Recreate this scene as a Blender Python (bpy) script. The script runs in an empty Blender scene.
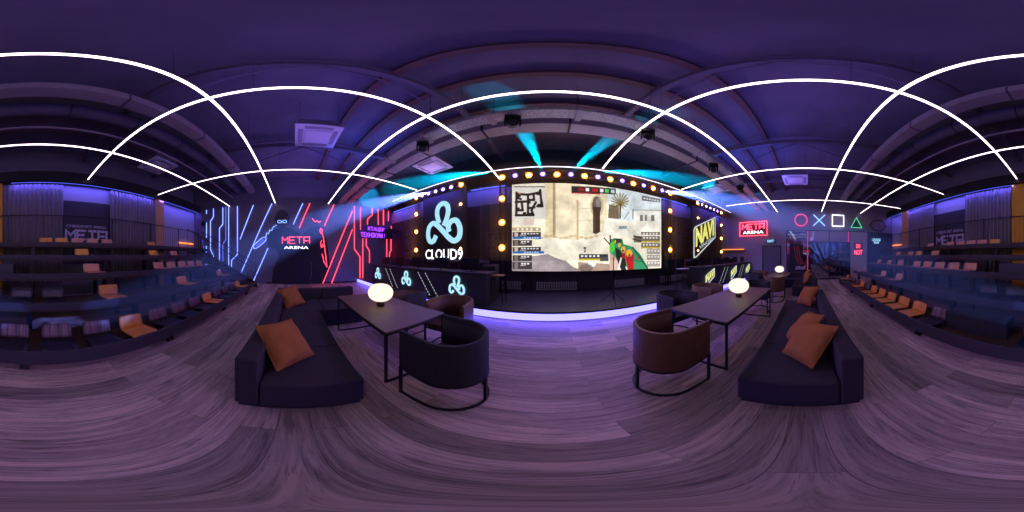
import bpy, math, random
import numpy as np
from mathutils import Vector, Matrix
random.seed(7)
C = bpy.context.scene.collection
SC = bpy.context.scene
PI = math.pi
CAMZ = 1.5
X0 = 550.0            # photo column that looks along +Y

# ------------------------------------------------------------------ measuring helpers
def ang(px): return math.radians((px - X0) * 360.0 / 1024)
def elev(py): return math.radians((256 - py) * 180.0 / 512)
def ray(px, py):
    a, e = ang(px), elev(py)
    return Vector((math.sin(a) * math.cos(e), math.cos(a) * math.cos(e), math.sin(e)))
def onX(px, py, X):
    d = ray(px, py); t = X / d.x; return Vector((X, d.y * t, CAMZ + d.z * t))
def onY(px, py, Y):
    d = ray(px, py); t = Y / d.y; return Vector((d.x * t, Y, CAMZ + d.z * t))
def onZ(px, py, Z):
    d = ray(px, py); t = (Z - CAMZ) / d.z; return Vector((d.x * t, d.y * t, Z))

# ------------------------------------------------------------------ materials
def newmat(name):
    m = bpy.data.materials.new(name); m.use_nodes = True
    nt = m.node_tree; b = nt.nodes['Principled BSDF']; return m, nt, b
def S(nt, typ, **kw):
    n = nt.nodes.new(typ)
    for k, v in kw.items():
        if k in n.inputs: n.inputs[k].default_value = v
        else: setattr(n, k, v)
    return n
def P(name, col, rough=.6, metal=0, spec=.5, noise=0, nscale=20, bump=0, bscale=200, stretch=(1, 1, 1), coat=0, sheen=0):
    m, nt, b = newmat(name)
    b.inputs['Base Color'].default_value = (*col, 1); b.inputs['Roughness'].default_value = rough
    b.inputs['Metallic'].default_value = metal; b.inputs['Specular IOR Level'].default_value = spec
    b.inputs['Coat Weight'].default_value = coat; b.inputs['Sheen Weight'].default_value = sheen
    if noise or bump:
        tc = S(nt, 'ShaderNodeTexCoord'); mp = S(nt, 'ShaderNodeMapping'); mp.inputs['Scale'].default_value = stretch
        nt.links.new(tc.outputs['Object'], mp.inputs['Vector'])
    if noise:
        n = S(nt, 'ShaderNodeTexNoise', Scale=nscale, Detail=5.0); nt.links.new(mp.outputs[0], n.inputs['Vector'])
        r = S(nt, 'ShaderNodeValToRGB')
        r.color_ramp.elements[0].position = .3; r.color_ramp.elements[1].position = .7
        r.color_ramp.elements[0].color = (*[c * (1 - noise) for c in col], 1)
        r.color_ramp.elements[1].color = (*[min(1, c * (1 + noise)) for c in col], 1)
        nt.links.new(n.outputs['Fac'], r.inputs[0]); nt.links.new(r.outputs[0], b.inputs['Base Color'])
    if bump:
        n = S(nt, 'ShaderNodeTexNoise', Scale=bscale, Detail=3.0); nt.links.new(mp.outputs[0], n.inputs['Vector'])
        bp = S(nt, 'ShaderNodeBump', Strength=bump, Distance=.01)
        nt.links.new(n.outputs['Fac'], bp.inputs['Height']); nt.links.new(bp.outputs[0], b.inputs['Normal'])
    return m
def E(name, col, st):
    m = bpy.data.materials.new(name); m.use_nodes = True; nt = m.node_tree; nt.nodes.clear()
    e = S(nt, 'ShaderNodeEmission'); e.inputs[0].default_value = (*col, 1); e.inputs[1].default_value = st
    o = S(nt, 'ShaderNodeOutputMaterial'); nt.links.new(e.outputs[0], o.inputs[0]); return m

def wood_floor():
    m, nt, b = newmat('oak_planks'); b.inputs['Roughness'].default_value = .55; b.inputs['Specular IOR Level'].default_value = .3
    tc = S(nt, 'ShaderNodeTexCoord')
    br = S(nt, 'ShaderNodeTexBrick', Scale=1.0); br.inputs['Mortar Size'].default_value = .0012
    br.inputs['Brick Width'].default_value = 1.9; br.inputs['Row Height'].default_value = .19; br.offset = .37; br.inputs['Bias'].default_value = 0
    br.inputs['Color1'].default_value = (0, 0, 0, 1); br.inputs['Color2'].default_value = (1, 1, 1, 1); br.inputs['Mortar'].default_value = (.5, .5, .5, 1)
    off = S(nt, 'ShaderNodeVectorMath', operation='ADD'); off.inputs[1].default_value = (.83, .095, 0)
    nt.links.new(tc.outputs['Object'], off.inputs[0]); nt.links.new(off.outputs[0], br.inputs['Vector'])
    # grain, shifted from plank to plank
    mp = S(nt, 'ShaderNodeMapping'); mp.inputs['Scale'].default_value = (1.0, 16, 1)
    ad = S(nt, 'ShaderNodeVectorMath', operation='ADD'); sc = S(nt, 'ShaderNodeVectorMath', operation='SCALE'); sc.inputs['Scale'].default_value = 7.3
    nt.links.new(br.outputs['Color'], sc.inputs[0]); nt.links.new(tc.outputs['Object'], ad.inputs[0]); nt.links.new(sc.outputs[0], ad.inputs[1])
    nt.links.new(ad.outputs[0], mp.inputs['Vector'])
    n1 = S(nt, 'ShaderNodeTexNoise', Scale=1.6, Detail=8.0, Roughness=.65, Distortion=.8); nt.links.new(mp.outputs[0], n1.inputs['Vector'])
    n2 = S(nt, 'ShaderNodeTexNoise', Scale=5.0, Detail=4.0, Roughness=.7, Distortion=1.5); nt.links.new(mp.outputs[0], n2.inputs['Vector'])
    r1 = S(nt, 'ShaderNodeValToRGB'); el = r1.color_ramp.elements
    el[0].position = .30; el[0].color = (.14, .10, .088, 1); el[1].position = .62; el[1].color = (.62, .43, .37, 1)
    e = el.new(.44); e.color = (.40, .285, .26, 1)
    nt.links.new(n1.outputs['Fac'], r1.inputs[0])
    r2 = S(nt, 'ShaderNodeValToRGB'); r2.color_ramp.elements[0].position = .32; r2.color_ramp.elements[0].color = (.42, .4, .38, 1)
    r2.color_ramp.elements[1].position = .46; r2.color_ramp.elements[1].color = (1, 1, 1, 1)
    nt.links.new(n2.outputs['Fac'], r2.inputs[0])
    mx = S(nt, 'ShaderNodeMixRGB', blend_type='MULTIPLY'); mx.inputs[0].default_value = .8
    nt.links.new(r1.outputs[0], mx.inputs[1]); nt.links.new(r2.outputs[0], mx.inputs[2])
    r3 = S(nt, 'ShaderNodeValToRGB'); r3.color_ramp.elements[0].color = (.60, .59, .60, 1); r3.color_ramp.elements[1].color = (1.32, 1.28, 1.27, 1)
    nt.links.new(br.outputs['Color'], r3.inputs[0])
    m2 = S(nt, 'ShaderNodeMixRGB', blend_type='MULTIPLY'); m2.inputs[0].default_value = 1
    nt.links.new(mx.outputs[0], m2.inputs[1]); nt.links.new(r3.outputs[0], m2.inputs[2])
    m3 = S(nt, 'ShaderNodeMixRGB'); m3.inputs[2].default_value = (.03, .022, .02, 1)
    nt.links.new(br.outputs['Fac'], m3.inputs[0]); nt.links.new(m2.outputs[0], m3.inputs[1])
    nt.links.new(m3.outputs[0], b.inputs['Base Color'])
    bp = S(nt, 'ShaderNodeBump', Strength=.15, Distance=.004); nt.links.new(n2.outputs['Fac'], bp.inputs['Height']); nt.links.new(bp.outputs[0], b.inputs['Normal'])
    return m

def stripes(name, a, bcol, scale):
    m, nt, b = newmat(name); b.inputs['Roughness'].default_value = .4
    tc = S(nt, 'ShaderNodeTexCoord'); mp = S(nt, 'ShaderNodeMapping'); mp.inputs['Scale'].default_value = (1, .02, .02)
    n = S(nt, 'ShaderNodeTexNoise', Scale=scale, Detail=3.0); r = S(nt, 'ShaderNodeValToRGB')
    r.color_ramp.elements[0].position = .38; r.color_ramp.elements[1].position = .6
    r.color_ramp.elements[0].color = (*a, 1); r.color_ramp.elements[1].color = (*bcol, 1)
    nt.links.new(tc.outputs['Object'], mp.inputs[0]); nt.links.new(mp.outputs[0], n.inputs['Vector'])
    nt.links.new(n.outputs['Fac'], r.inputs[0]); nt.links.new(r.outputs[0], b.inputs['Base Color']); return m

def mirror_glass(name, tint, mix):
    m = bpy.data.materials.new(name); m.use_nodes = True; nt = m.node_tree; nt.nodes.clear()
    g = S(nt, 'ShaderNodeBsdfGlossy'); g.inputs['Roughness'].default_value = .04; g.inputs['Color'].default_value = (.85, .85, .95, 1)
    d = S(nt, 'ShaderNodeBsdfDiffuse'); d.inputs['Color'].default_value = (*tint, 1)
    x = S(nt, 'ShaderNodeMixShader'); x.inputs[0].default_value = mix
    o = S(nt, 'ShaderNodeOutputMaterial')
    nt.links.new(d.outputs[0], x.inputs[1]); nt.links.new(g.outputs[0], x.inputs[2]); nt.links.new(x.outputs[0], o.inputs[0]); return m

def haze(name, dens, col=(1, 1, 1), ani=.3):
    m = bpy.data.materials.new(name); m.use_nodes = True; nt = m.node_tree; nt.nodes.clear()
    v = S(nt, 'ShaderNodeVolumeScatter'); v.inputs['Density'].default_value = dens; v.inputs['Color'].default_value = (*col, 1); v.inputs['Anisotropy'].default_value = ani
    o = S(nt, 'ShaderNodeOutputMaterial'); nt.links.new(v.outputs[0], o.inputs['Volume']); return m

M = dict(
    floor=wood_floor(),
    ceiling=P('ceiling_paint', (.16, .14, .19), .9, noise=.15, nscale=1.2),
    ceil_beam=P('steel_primer', (.13, .11, .15), .7, noise=.15, nscale=3),
    purlin=P('purlin_brown', (.15, .085, .085), .8),
    wall=P('wall_paint', (.17, .15, .20), .85, noise=.06, nscale=2, bump=.1, bscale=60),
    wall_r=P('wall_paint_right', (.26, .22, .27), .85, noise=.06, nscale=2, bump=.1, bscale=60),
    wall_dark=P('wall_dark', (.035, .03, .045), .8, noise=.1, nscale=3),
    wall_pale=P('wall_pale', (.34, .32, .40), .9),
    column_y=P('column_ochre', (.62, .30, .02), .7, noise=.08),
    column_p=P('column_peach', (.55, .26, .16), .7, noise=.08),
    panel=P('stage_panel', (.045, .035, .06), .55, noise=.2, nscale=4),
    paint_dim=P('dim_print', (.22, .13, .26), .7),
    print_grey=P('grey_print', (.50, .44, .58), .7),
    curtain=P('curtain_cloth', (.19, .16, .19), .9, noise=.12, nscale=8, stretch=(3, 3, .2), sheen=.3),
    black=P('black_steel', (.012, .012, .016), .4, metal=.3),
    black_matte=P('black_matte', (.014, .012, .018), .75),
    dark_metal=P('dark_metal', (.05, .045, .06), .5, metal=.5),
    duct=P('galvanised', (.56, .52, .56), .55, metal=.25, noise=.12, nscale=3),
    tray=P('perforated_steel', (.75, .70, .75), .5, metal=.4, noise=.6, nscale=60),
    board=P('pale_duct', (.36, .27, .31), .7, noise=.1, nscale=2),
    sofa=P('sofa_cloth', (.048, .036, .044), .95, spec=.25, noise=.15, nscale=60, bump=.3, bscale=500),
    seam=P('sofa_seam', (.015, .013, .02), .9),
    pillow=P('pillow_velvet', (.36, .125, .034), .9, spec=.2, noise=.12, nscale=9, bump=.3, bscale=25),
    table=P('table_laminate', (.13, .082, .060), .55, noise=.12, nscale=4),
    table_edge=P('table_edge', (.02, .016, .018), .4),
    navy=P('chair_grey_velvet', (.042, .038, .046), .8, spec=.3, noise=.12, nscale=30),
    brown=P('chair_brown_leather', (.16, .068, .030), .5, noise=.12, nscale=12),
    brown_in=P('chair_brown_inner', (.13, .055, .035), .6, noise=.12, nscale=12),
    orange_seat=P('orange_plastic', (.70, .25, .045), .4, noise=.08, nscale=6),
    pink_seat=P('peach_plastic', (.62, .27, .17), .4, noise=.08, nscale=6),
    yellow_seat=P('amber_plastic', (.75, .36, .05), .4, noise=.08, nscale=6),
    dark_seat=P('dark_plastic', (.010, .009, .013), .35),
    dark_back=stripes('striped_back', (.03, .018, .03), (.20, .10, .13), 26),  # mauve streaks paint glossy reflections into the seat back colour
    deck=P('deck_wood', (.06, .026, .014), .6, noise=.3, nscale=4, stretch=(.6, 8, 8)),
    fascia=P('deck_fascia', (.035, .026, .036), .6, noise=.1),
    stage_top=P('stage_floor', (.055, .05, .075), .35, noise=.2, nscale=3),
    counter=P('counter_body', (.030, .034, .040), .45),
    radiator=P('radiator_enamel', (.42, .40, .46), .4),
    door=P('door_grey', (.09, .085, .10), .6),
    glass=mirror_glass('tinted_glass', (.02, .02, .05), .42),
    glass_pink=mirror_glass('frosted_glass', (.42, .24, .30), .12),
    ac=P('ac_plastic', (.62, .58, .66), .5),
    ac_dark=P('ac_grille', (.30, .27, .34), .6),
    frame_pink=E('neon_pink', (1, .06, .16), 1.6),
    rail=E('led_rail_white', (1.0, .82, .92), 4.2),
    rail_stage=E('led_rail_stage', (.78, .72, 1.0), 3.0),
    blue=E('neon_blue', (.16, .24, 1.0), 4.2),
    blue_dim=E('neon_blue_dim', (.10, .14, .85), 1.2),
    red=E('neon_red', (1.0, .055, .10), 4.2),
    violet=E('neon_violet', (.38, .06, 1.0), 2.6),
    white=E('neon_white', (.95, .95, 1.0), 2.6),
    bluewhite=E('neon_light_blue', (.25, .45, 1.0), 2.4),
    green=E('neon_green', (.10, .55, .28), 1.4),
    logo_blue=E('logo_light_blue', (.42, .78, .95), 1.15),
    logo_white=E('logo_white', (.95, .97, 1), 2.2),
    logo_yellow=E('logo_yellow', (.85, .83, .20), 1.15),
    logo_pale=E('logo_pale', (.7, .78, .80), 1.0),
    cyan_sign=E('sign_cyan', (.35, .75, 1.0), 1.6),
    ember=E('led_amber', (1.0, .24, .05), 2.2),
    bulb=E('bulb_warm', (1.0, .42, .12), 40.0),
    par=E('par_violet', (.50, .28, 1.0), 22.0),
    lamp=E('lamp_glass', (1.0, .80, .68), 1.3),
    cove=E('led_cove_blue', (.10, .14, 1.0), 2.2),
    stage_led=E('led_stage_edge', (.19, .175, 1.0), 3.6),
)

# ------------------------------------------------------------------ mesh builder
class MB:
    def __init__(s): s.v = []; s.f = []
    def add(s, vs, fs):
        o = len(s.v); s.v += [tuple(v) for v in vs]; s.f += [tuple(i + o for i in f) for f in fs]; return s
    def box(s, x0, x1, y0, y1, z0, z1, mat=None):
        vs = [Vector((x, y, z)) for x in (x0, x1) for y in (y0, y1) for z in (z0, z1)]
        if mat is not None: vs = [mat @ v for v in vs]
        return s.add(vs, [(0, 1, 3, 2), (4, 6, 7, 5), (0, 4, 5, 1), (2, 3, 7, 6), (0, 2, 6, 4), (1, 5, 7, 3)])
    def tube(s, path, r, n=8, closed=False, square=False, r2=None):
        path = [Vector(p) for p in path]; k = len(path); rings = []
        if square: n = 4
        up = Vector((0, 0, 1)); prev = None
        for i, p in enumerate(path):
            a = path[(i - 1) % k] if (closed or i > 0) else None
            b = path[(i + 1) % k] if (closed or i < k - 1) else None
            if a is None: t = (b - p).normalized(); sc = 1
            elif b is None: t = (p - a).normalized(); sc = 1
            else:
                d1 = (p - a).normalized(); d2 = (b - p).normalized(); t = (d1 + d2)
                t = t.normalized() if t.length > 1e-6 else d1
                sc = 1 / max(.5, math.sqrt(max(0, (1 + d1.dot(d2)) / 2)))
            if prev is None:
                ref = up if abs(t.z) < .9 else Vector((1, 0, 0)); u = t.cross(ref).normalized()
            else:
                u = prev - t * prev.dot(t)
                u = u.normalized() if u.length > 1e-6 else t.cross(up).normalized()
            w = t.cross(u); prev = u
            rr = r if r2 is None else r + (r2 - r) * i / (k - 1)
            rings.append([p + (u * math.cos(q) + w * math.sin(q)) * rr * (sc if not square else sc * 1.3)
                          for q in [(2 * PI * (j + .5) / n if square else 2 * PI * j / n) for j in range(n)]])
        vs = [v for r_ in rings for v in r_]; fs = []
        for i in range(k if closed else k - 1):
            i2 = (i + 1) % k
            for j in range(n):
                j2 = (j + 1) % n; fs.append((i * n + j, i * n + j2, i2 * n + j2, i2 * n + j))
        if not closed: fs += [tuple(range(n))[::-1], tuple((k - 1) * n + j for j in range(n))]
        return s.add(vs, fs)
    def lathe(s, prof, n=24, c=(0, 0, 0)):
        k = len(prof); vs = [(c[0] + r * math.cos(2 * PI * j / n), c[1] + r * math.sin(2 * PI * j / n), c[2] + z) for r, z in prof for j in range(n)]
        fs = [(i * n + j, i * n + (j + 1) % n, (i + 1) * n + (j + 1) % n, (i + 1) * n + j) for i in range(k - 1) for j in range(n)]
        fs += [tuple(range(n))[::-1], tuple((k - 1) * n + j for j in range(n))]
        return s.add(vs, fs)
    def prism(s, poly, o, u, v, depth):
        """2-D polygon laid on origin o with axes u, v and thickness depth along u x v"""
        o, u, v = Vector(o), Vector(u), Vector(v); w = u.cross(v).normalized() * depth; n = len(poly)
        vs = [o + u * a + v * b for a, b in poly] + [o + u * a + v * b + w for a, b in poly]
        fs = [tuple(range(n))[::-1], tuple(range(n, 2 * n))] + [(i, (i + 1) % n, n + (i + 1) % n, n + i) for i in range(n)]
        return s.add(vs, fs)
    def ribbon(s, pts, width, o, u, v, depth, closed=False):
        o, u, v = Vector(o), Vector(u), Vector(v); w = u.cross(v).normalized() * depth
        P2 = [Vector((a, b)) for a, b in pts]; k = len(P2); L = []; R = []
        for i, p in enumerate(P2):
            a = P2[(i - 1) % k] if (closed or i > 0) else None; b = P2[(i + 1) % k] if (closed or i < k - 1) else None
            if a is None: t = (b - p).normalized(); sc = 1
            elif b is None: t = (p - a).normalized(); sc = 1
            else:
                d1 = (p - a).normalized(); d2 = (b - p).normalized(); t = d1 + d2; t = t.normalized() if t.length > 1e-6 else d1
                sc = 1 / max(.55, math.sqrt(max(0, (1 + d1.dot(d2)) / 2)))
            nn = Vector((-t.y, t.x)) * width / 2 * sc; L.append(p + nn); R.append(p - nn)
        vs = []
        for l, r in zip(L, R):
            a = o + u * l.x + v * l.y; b = o + u * r.x + v * r.y; vs += [a, b, a + w, b + w]
        fs = []
        for i in range(k if closed else k - 1):
            a = 4 * i; b = 4 * ((i + 1) % k)
            fs += [(a, b, b + 1, a + 1), (a + 2, a + 3, b + 3, b + 2), (a, a + 2, b + 2, b), (a + 1, b + 1, b + 3, a + 3)]
        if not closed: fs += [(0, 1, 3, 2), (4 * k - 4, 4 * k - 2, 4 * k - 1, 4 * k - 3)]
        return s.add(vs, fs)

def catmull(p, n=6, closed=False):
    out = []; k = len(p)
    for i in range(k if closed else k - 1):
        g = lambda j: p[j % k] if closed else p[max(0, min(k - 1, j))]
        p0, p1, p2, p3 = g(i - 1), g(i), g(i + 1), g(i + 2)
        for q in range(n):
            t = q / n
            out.append(tuple(.5 * (2 * p1[d] + (p2[d] - p0[d]) * t + (2 * p0[d] - 5 * p1[d] + 4 * p2[d] - p3[d]) * t * t + (3 * p1[d] - p0[d] - 3 * p2[d] + p3[d]) * t ** 3) for d in range(len(p1))))
    if not closed: out.append(tuple(p[-1]))
    return out

def obj(name, mb, mat, parent=None, smooth=False, bevel=0, seg=2, loc=None, rot=None, sub=0):
    me = bpy.data.meshes.new(name); me.from_pydata(mb.v, [], mb.f)
    import bmesh
    bm = bmesh.new(); bm.from_mesh(me); bmesh.ops.recalc_face_normals(bm, faces=bm.faces); bm.to_mesh(me); bm.free()
    me.materials.append(mat)
    if smooth:
        me.shade_smooth(); me.set_sharp_from_angle(angle=math.radians(40))
    o = bpy.data.objects.new(name, me); C.objects.link(o)
    if parent: o.parent = parent
    if loc: o.location = loc
    if rot: o.rotation_euler = rot
    if bevel:
        b = o.modifiers.new('bevel', 'BEVEL'); b.width = bevel; b.segments = seg; b.limit_method = 'ANGLE'; b.angle_limit = .6
        if seg > 1: me.shade_smooth(); w = o.modifiers.new('wn', 'WEIGHTED_NORMAL')
    if sub:
        b = o.modifiers.new('sub', 'SUBSURF'); b.levels = sub; b.render_levels = sub
    return o
def thing(name, label, cat, loc=(0, 0, 0), rotz=0, group=None):
    o = bpy.data.objects.new(name, None); C.objects.link(o); o.location = loc; o.rotation_euler = (0, 0, rotz)
    return tag(o, label, cat, group)
def tag(o, label, cat, group=None, kind=None):
    if label: o['label'] = label
    if cat: o['category'] = cat
    if group: o['group'] = group
    if kind: o['kind'] = kind
    return o
def struct(name, mb, mat, label=None, parent=None, **kw):
    o = obj(name, mb, mat, parent, **kw)
    if not parent: o['kind'] = 'structure'
    if label: o['label'] = label
    return o
def dup(root, loc, rotz=None, label=None):
    r = root.copy(); C.objects.link(r); r.location = loc
    if rotz is not None: r.rotation_euler = (0, 0, rotz)
    if label: r['label'] = label
    for ch in list(root.children):
        c = ch.copy(); C.objects.link(c); c.parent = r
        for g in ch.children:
            d = g.copy(); C.objects.link(d); d.parent = c
    return r
def text_mb(s, o, u, v, w, h, depth, shear=None, bold=.012):
    """lettering fitted to a w x h box whose lower left corner is o"""
    cu = bpy.data.curves.new('lettering', 'FONT'); cu.body = s; cu.size = 1; cu.extrude = .0; cu.offset = bold; cu.resolution_u = 3
    to = bpy.data.objects.new('lettering_source', cu); C.objects.link(to)
    bpy.context.view_layer.update()
    me = bpy.data.meshes.new_from_object(to)
    vs = [x.co.copy() for x in me.vertices]; fs = [tuple(p.vertices) for p in me.polygons]
    C.objects.unlink(to); bpy.data.objects.remove(to); bpy.data.meshes.remove(me)
    xs = [q.x for q in vs]; ys = [q.y for q in vs]
    x0, x1, y0, y1 = min(xs), max(xs), min(ys), max(ys)
    o, u, v = Vector(o), Vector(u), Vector(v); n = u.cross(v).normalized() * depth
    out = []
    for q in vs:
        a = (q.x - x0) / (x1 - x0); b = (q.y - y0) / (y1 - y0)
        if shear: a, b = shear(a, b)
        out.append(o + u * a * w + v * b * h + n)
    mb = MB(); mb.add(out, fs)
    return mb
BLOCK = {  # square-shouldered letters as strokes
    'M': [[(0, 0), (0, 1), (.5, .45), (1, 1), (1, 0)]], 'E': [[(1, 1), (0, 1), (0, 0), (1, 0)], [(0, .5), (.85, .5)]],
    'T': [[(0, 1), (1, 1)], [(.5, 1), (.5, 0)]], 'A': [[(0, 0), (0, 1), (1, 1), (1, 0)], [(0, .42), (1, .42)]],
    'R': [[(0, 0), (0, 1), (1, 1), (1, .45), (0, .45)], [(.4, .45), (1, 0)]], 'N': [[(0, 0), (0, 1), (1, 0), (1, 1)]]}
def block_mb(word, o, u, v, w, h, sw, depth, gap=.28):
    mb = MB(); n = len(word); lw = w / (n + (n - 1) * gap)
    o, u, v = Vector(o), Vector(u), Vector(v)
    for i, ch in enumerate(word):
        for st in BLOCK[ch]:
            mb.ribbon([(i * lw * (1 + gap) + a * lw, b * h) for a, b in st], sw, o, u, v, depth)
    return mb

# =================================================================== ROOM
XL, XR, YB, YF, ZC = -8.65, 10.4, -6.15, 5.95, 6.05
struct('floor', MB().box(XL, XR, YB, YF, -.1, 0), M['floor'])
struct('ceiling', MB().box(XL - .1, XR + .1, YB - .1, YF + .1, ZC, ZC + .15), M['ceiling'])
struct('wall_left', MB().box(XL - .15, XL, YB - .1, YF + .1, 0, ZC), M['wall'])
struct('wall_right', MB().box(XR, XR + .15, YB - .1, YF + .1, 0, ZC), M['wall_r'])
struct('wall_front', MB().box(XL, XR, YF, YF + .15, 0, ZC), M['wall_dark'])
struct('wall_back', MB().box(XL, XR, YB - .15, YB, 0, ZC), M['wall'])
# lowered soffit over the back curtains and the blue lit cove behind it
struct('trim_1', MB().box(XL, XR, -5.80, -5.58, 4.30, 4.62), M['black_matte'])
struct('trim_2', MB().box(XL, XR, YB, -5.58, 4.62, 4.72), M['black_matte'])
def backX(px, Y): return Y * math.tan(ang(px))
# blue wall panels between the curtains: pale band on top, dark boarding below
n = 3
for a, b, dark in ((63, 110, True), (965, 934, True), (163, 203, False), (902, 886, False)):
    xa, xb = sorted((backX(a, -6.0), backX(b, -6.0)))
    xa, xb = max(xa, XL), min(xb, XR)
    if dark:
        struct('trim_%d' % n, MB().box(xa - .3, xb + .3, -6.15, -6.02, 3.65, 4.3), M['wall_pale']); n += 1
        struct('trim_%d' % n, MB().box(xa - .3, xb + .3, -6.15, -5.98, 1.2, 3.65), M['wall_dark']); n += 1
    else:
        struct('trim_%d' % n, MB().box(xa - .1, xb, -6.15, -6.08, 1.9, 4.3), M['wall_pale']); n += 1
# columns
for (a, b, m, lab) in ((1012, 1026.5, 'column_y', 'ochre painted column between the back curtains'), (156, 163.5, 'column_p', 'peach column at the neon wall end of the back curtains'),
                  (902, 908, 'column_p', 'peach column at the glass wall end of the back curtains')):
    xa, xb = sorted((backX(a, -5.75), backX(b, -5.75)))
    o = struct('column', MB().box(xa, xb, -6.15, -5.72, 0, 4.32), M[m], lab)

# curtains
def curtain(pa, pb, label):
    Y = -5.86; xa, xb = sorted((backX(pa, Y), backX(pb, Y)))
    nfold = max(5, int((xb - xa) / .155)); nx = nfold * 8
    mb = MB(); rows = [(.5, 1.0), (2.6, .95), (4.0, .85), (4.26, .55)]
    vs = []
    rnd = [random.uniform(.7, 1.3) for _ in range(nfold + 2)]
    for z, k in rows:
        for i in range(nx + 1):
            t = i / nx * nfold; amp = .055 * rnd[int(t)] * k
            vs.append((xa + (xb - xa) * i / nx + .012 * math.sin(z * 3 + t), Y + amp * math.sin(2 * PI * t), z))
    fs = [(r * (nx + 1) + i, r * (nx + 1) + i + 1, (r + 1) * (nx + 1) + i + 1, (r + 1) * (nx + 1) + i) for r in range(len(rows) - 1) for i in range(nx)]
    mb.add(vs, fs)
    t = thing('curtain', label, 'curtain', (0, 0, 0), 0, 'grey pleated curtains along the back wall')
    o = obj('curtain_cloth', mb, M['curtain'], t, smooth=True)
    s_ = o.modifiers.new('th', 'SOLIDIFY'); s_.thickness = .008
    obj('curtain_track', MB().box(xa, xb, Y - .03, Y + .03, 4.27, 4.30), M['black'], t)
curtain(1.5, 63, 'wide grey pleated curtain beside the ochre column, on the neon wall side')
curtain(110, 155.5, 'grey pleated curtain ending at the peach column near the neon wall')
curtain(1011, 965, 'grey pleated curtain directly beside the ochre column, on the glass wall side')
curtain(934, 908.5, 'grey pleated curtain ending at the peach column near the glass wall')

# blue cove strips hidden behind the soffit
for a, b, lab in ((XL + .05, -5.25, 'blue cove light strip over the pale wall corner beside the neon wall'), (-4.9, .95, 'long blue cove light strip above the two curtains nearer the neon wall'),
             (1.75, 8.0, 'long blue cove light strip above the two curtains nearer the glass wall'), (8.6, XR - .05, 'blue cove light strip over the pale wall corner near the glass wall')):
    t = thing('cove_light', lab, 'light', ((a + b) / 2, -5.66, 4.26), 0, 'blue cove lights behind the soffit')
    obj('profile', MB().box(-(b - a) / 2, (b - a) / 2, -.012, .012, .0, .04), M['black'], t)
    obj('led_strip', MB().box(-(b - a) / 2, (b - a) / 2, -.04, -.012, .0, .03), M['cove'], t)

# purlins and roof steel
k = 1
for y in (-4.6, -3.5, 1.25, 2.15, 3.3, 4.5):
    struct('beam', MB().box(XL, XR, y - .07, y + .07, ZC - .16, ZC - .01), M['purlin'], 'brown ceiling purlin running from neon wall to glass wall')
for x in (-5.2, -1.75, 1.62, 4.95, 8.3):
    mb = MB().box(x - .06, x + .06, YB, YF, 5.62, 5.78)
    for yy in (.3,):
        for d in (-1, 1):
            mb.tube([(x, yy, 5.6), (x, yy + d * 1.5, 4.95)], .02, 6)
    mb.tube([(x, -5.5, 5.72), (x, .3, 6.0), (x, 5.8, 5.72)], .03, 6)
    struct('beam', mb, M['ceil_beam'], 'steel roof beam running from the stage to the curtains')

# glazed end wall (right): posts, transoms, panes, reflecting the neon
GX = XR - .06
t = bpy.data.objects.new('window_1', None); C.objects.link(t); t['kind'] = 'structure'; t['label'] = 'dark glass partition under the four neon shapes'
ys = [onX(p, 240, XR).y for p in (787, 807, 829, 849, 868)]
fr = MB()
for y in ys: fr.box(GX - .03, GX + .03, y - .03, y + .03, 0, 3.15)
fr.box(GX - .03, GX + .03, ys[-1], ys[0], 3.1, 3.16); fr.box(GX - .03, GX + .03, ys[-1], ys[0], 2.36, 2.41); fr.box(GX - .03, GX + .03, ys[-1], ys[0], 0, .08)
obj('window_frame', fr, M['black'], t)
for i in range(4):
    y0, y1 = ys[i + 1] + .03, ys[i] - .03
    obj('pane', MB().box(GX - .008, GX + .008, y0, y1, .08, 2.36), M['glass'], t)
    obj('pane', MB().box(GX - .008, GX + .008, y0, y1, 2.41, 3.1), M['glass_pink'] if i in (1, 2) else M['glass'], t)
# door with handle
dy0, dy1 = onX(781, 260, XR).y, onX(762.5, 260, XR).y
t = bpy.data.objects.new('door_1', None); C.objects.link(t); t['kind'] = 'structure'; t['label'] = 'grey exit door in the wall under the red sign'
obj('door_leaf', MB().box(XR - .04, XR, dy0 + .05, dy1 - .05, 0, 2.12), M['door'], t, bevel=.005)
fr = MB(); fr.box(XR - .07, XR, dy0, dy0 + .05, 0, 2.17); fr.box(XR - .07, XR, dy1 - .05, dy1, 0, 2.17); fr.box(XR - .07, XR, dy0, dy1, 2.12, 2.17)
obj('door_frame', fr, M['black_matte'], t)
obj('door_handle', MB().tube([(XR - .05, dy0 + .12, 1.0), (XR - .10, dy0 + .12, 1.0), (XR - .10, dy0 + .26, 1.0)], .012), M['dark_metal'], t)
struct('baseboard_left', MB().box(XL, XL + .015, -1.5, 3.5, 0, .08), M['black_matte'])
struct('baseboard_right', MB().box(XR - .015, XR, 1.3, 3.4, 0, .08), M['black_matte'])
# pale pier right of the glass, dark return wall beyond it
py0, py1 = onX(868, 250, XR).y, onX(862, 250, XR).y
struct('column', MB().box(XR - .16, XR, onX(866, 250, XR).y, onX(851, 250, XR).y + .05, 0, 3.1), P('pier_paint', (.5, .36, .34), .8), 'pale pier at the end of the glass partition')

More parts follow.
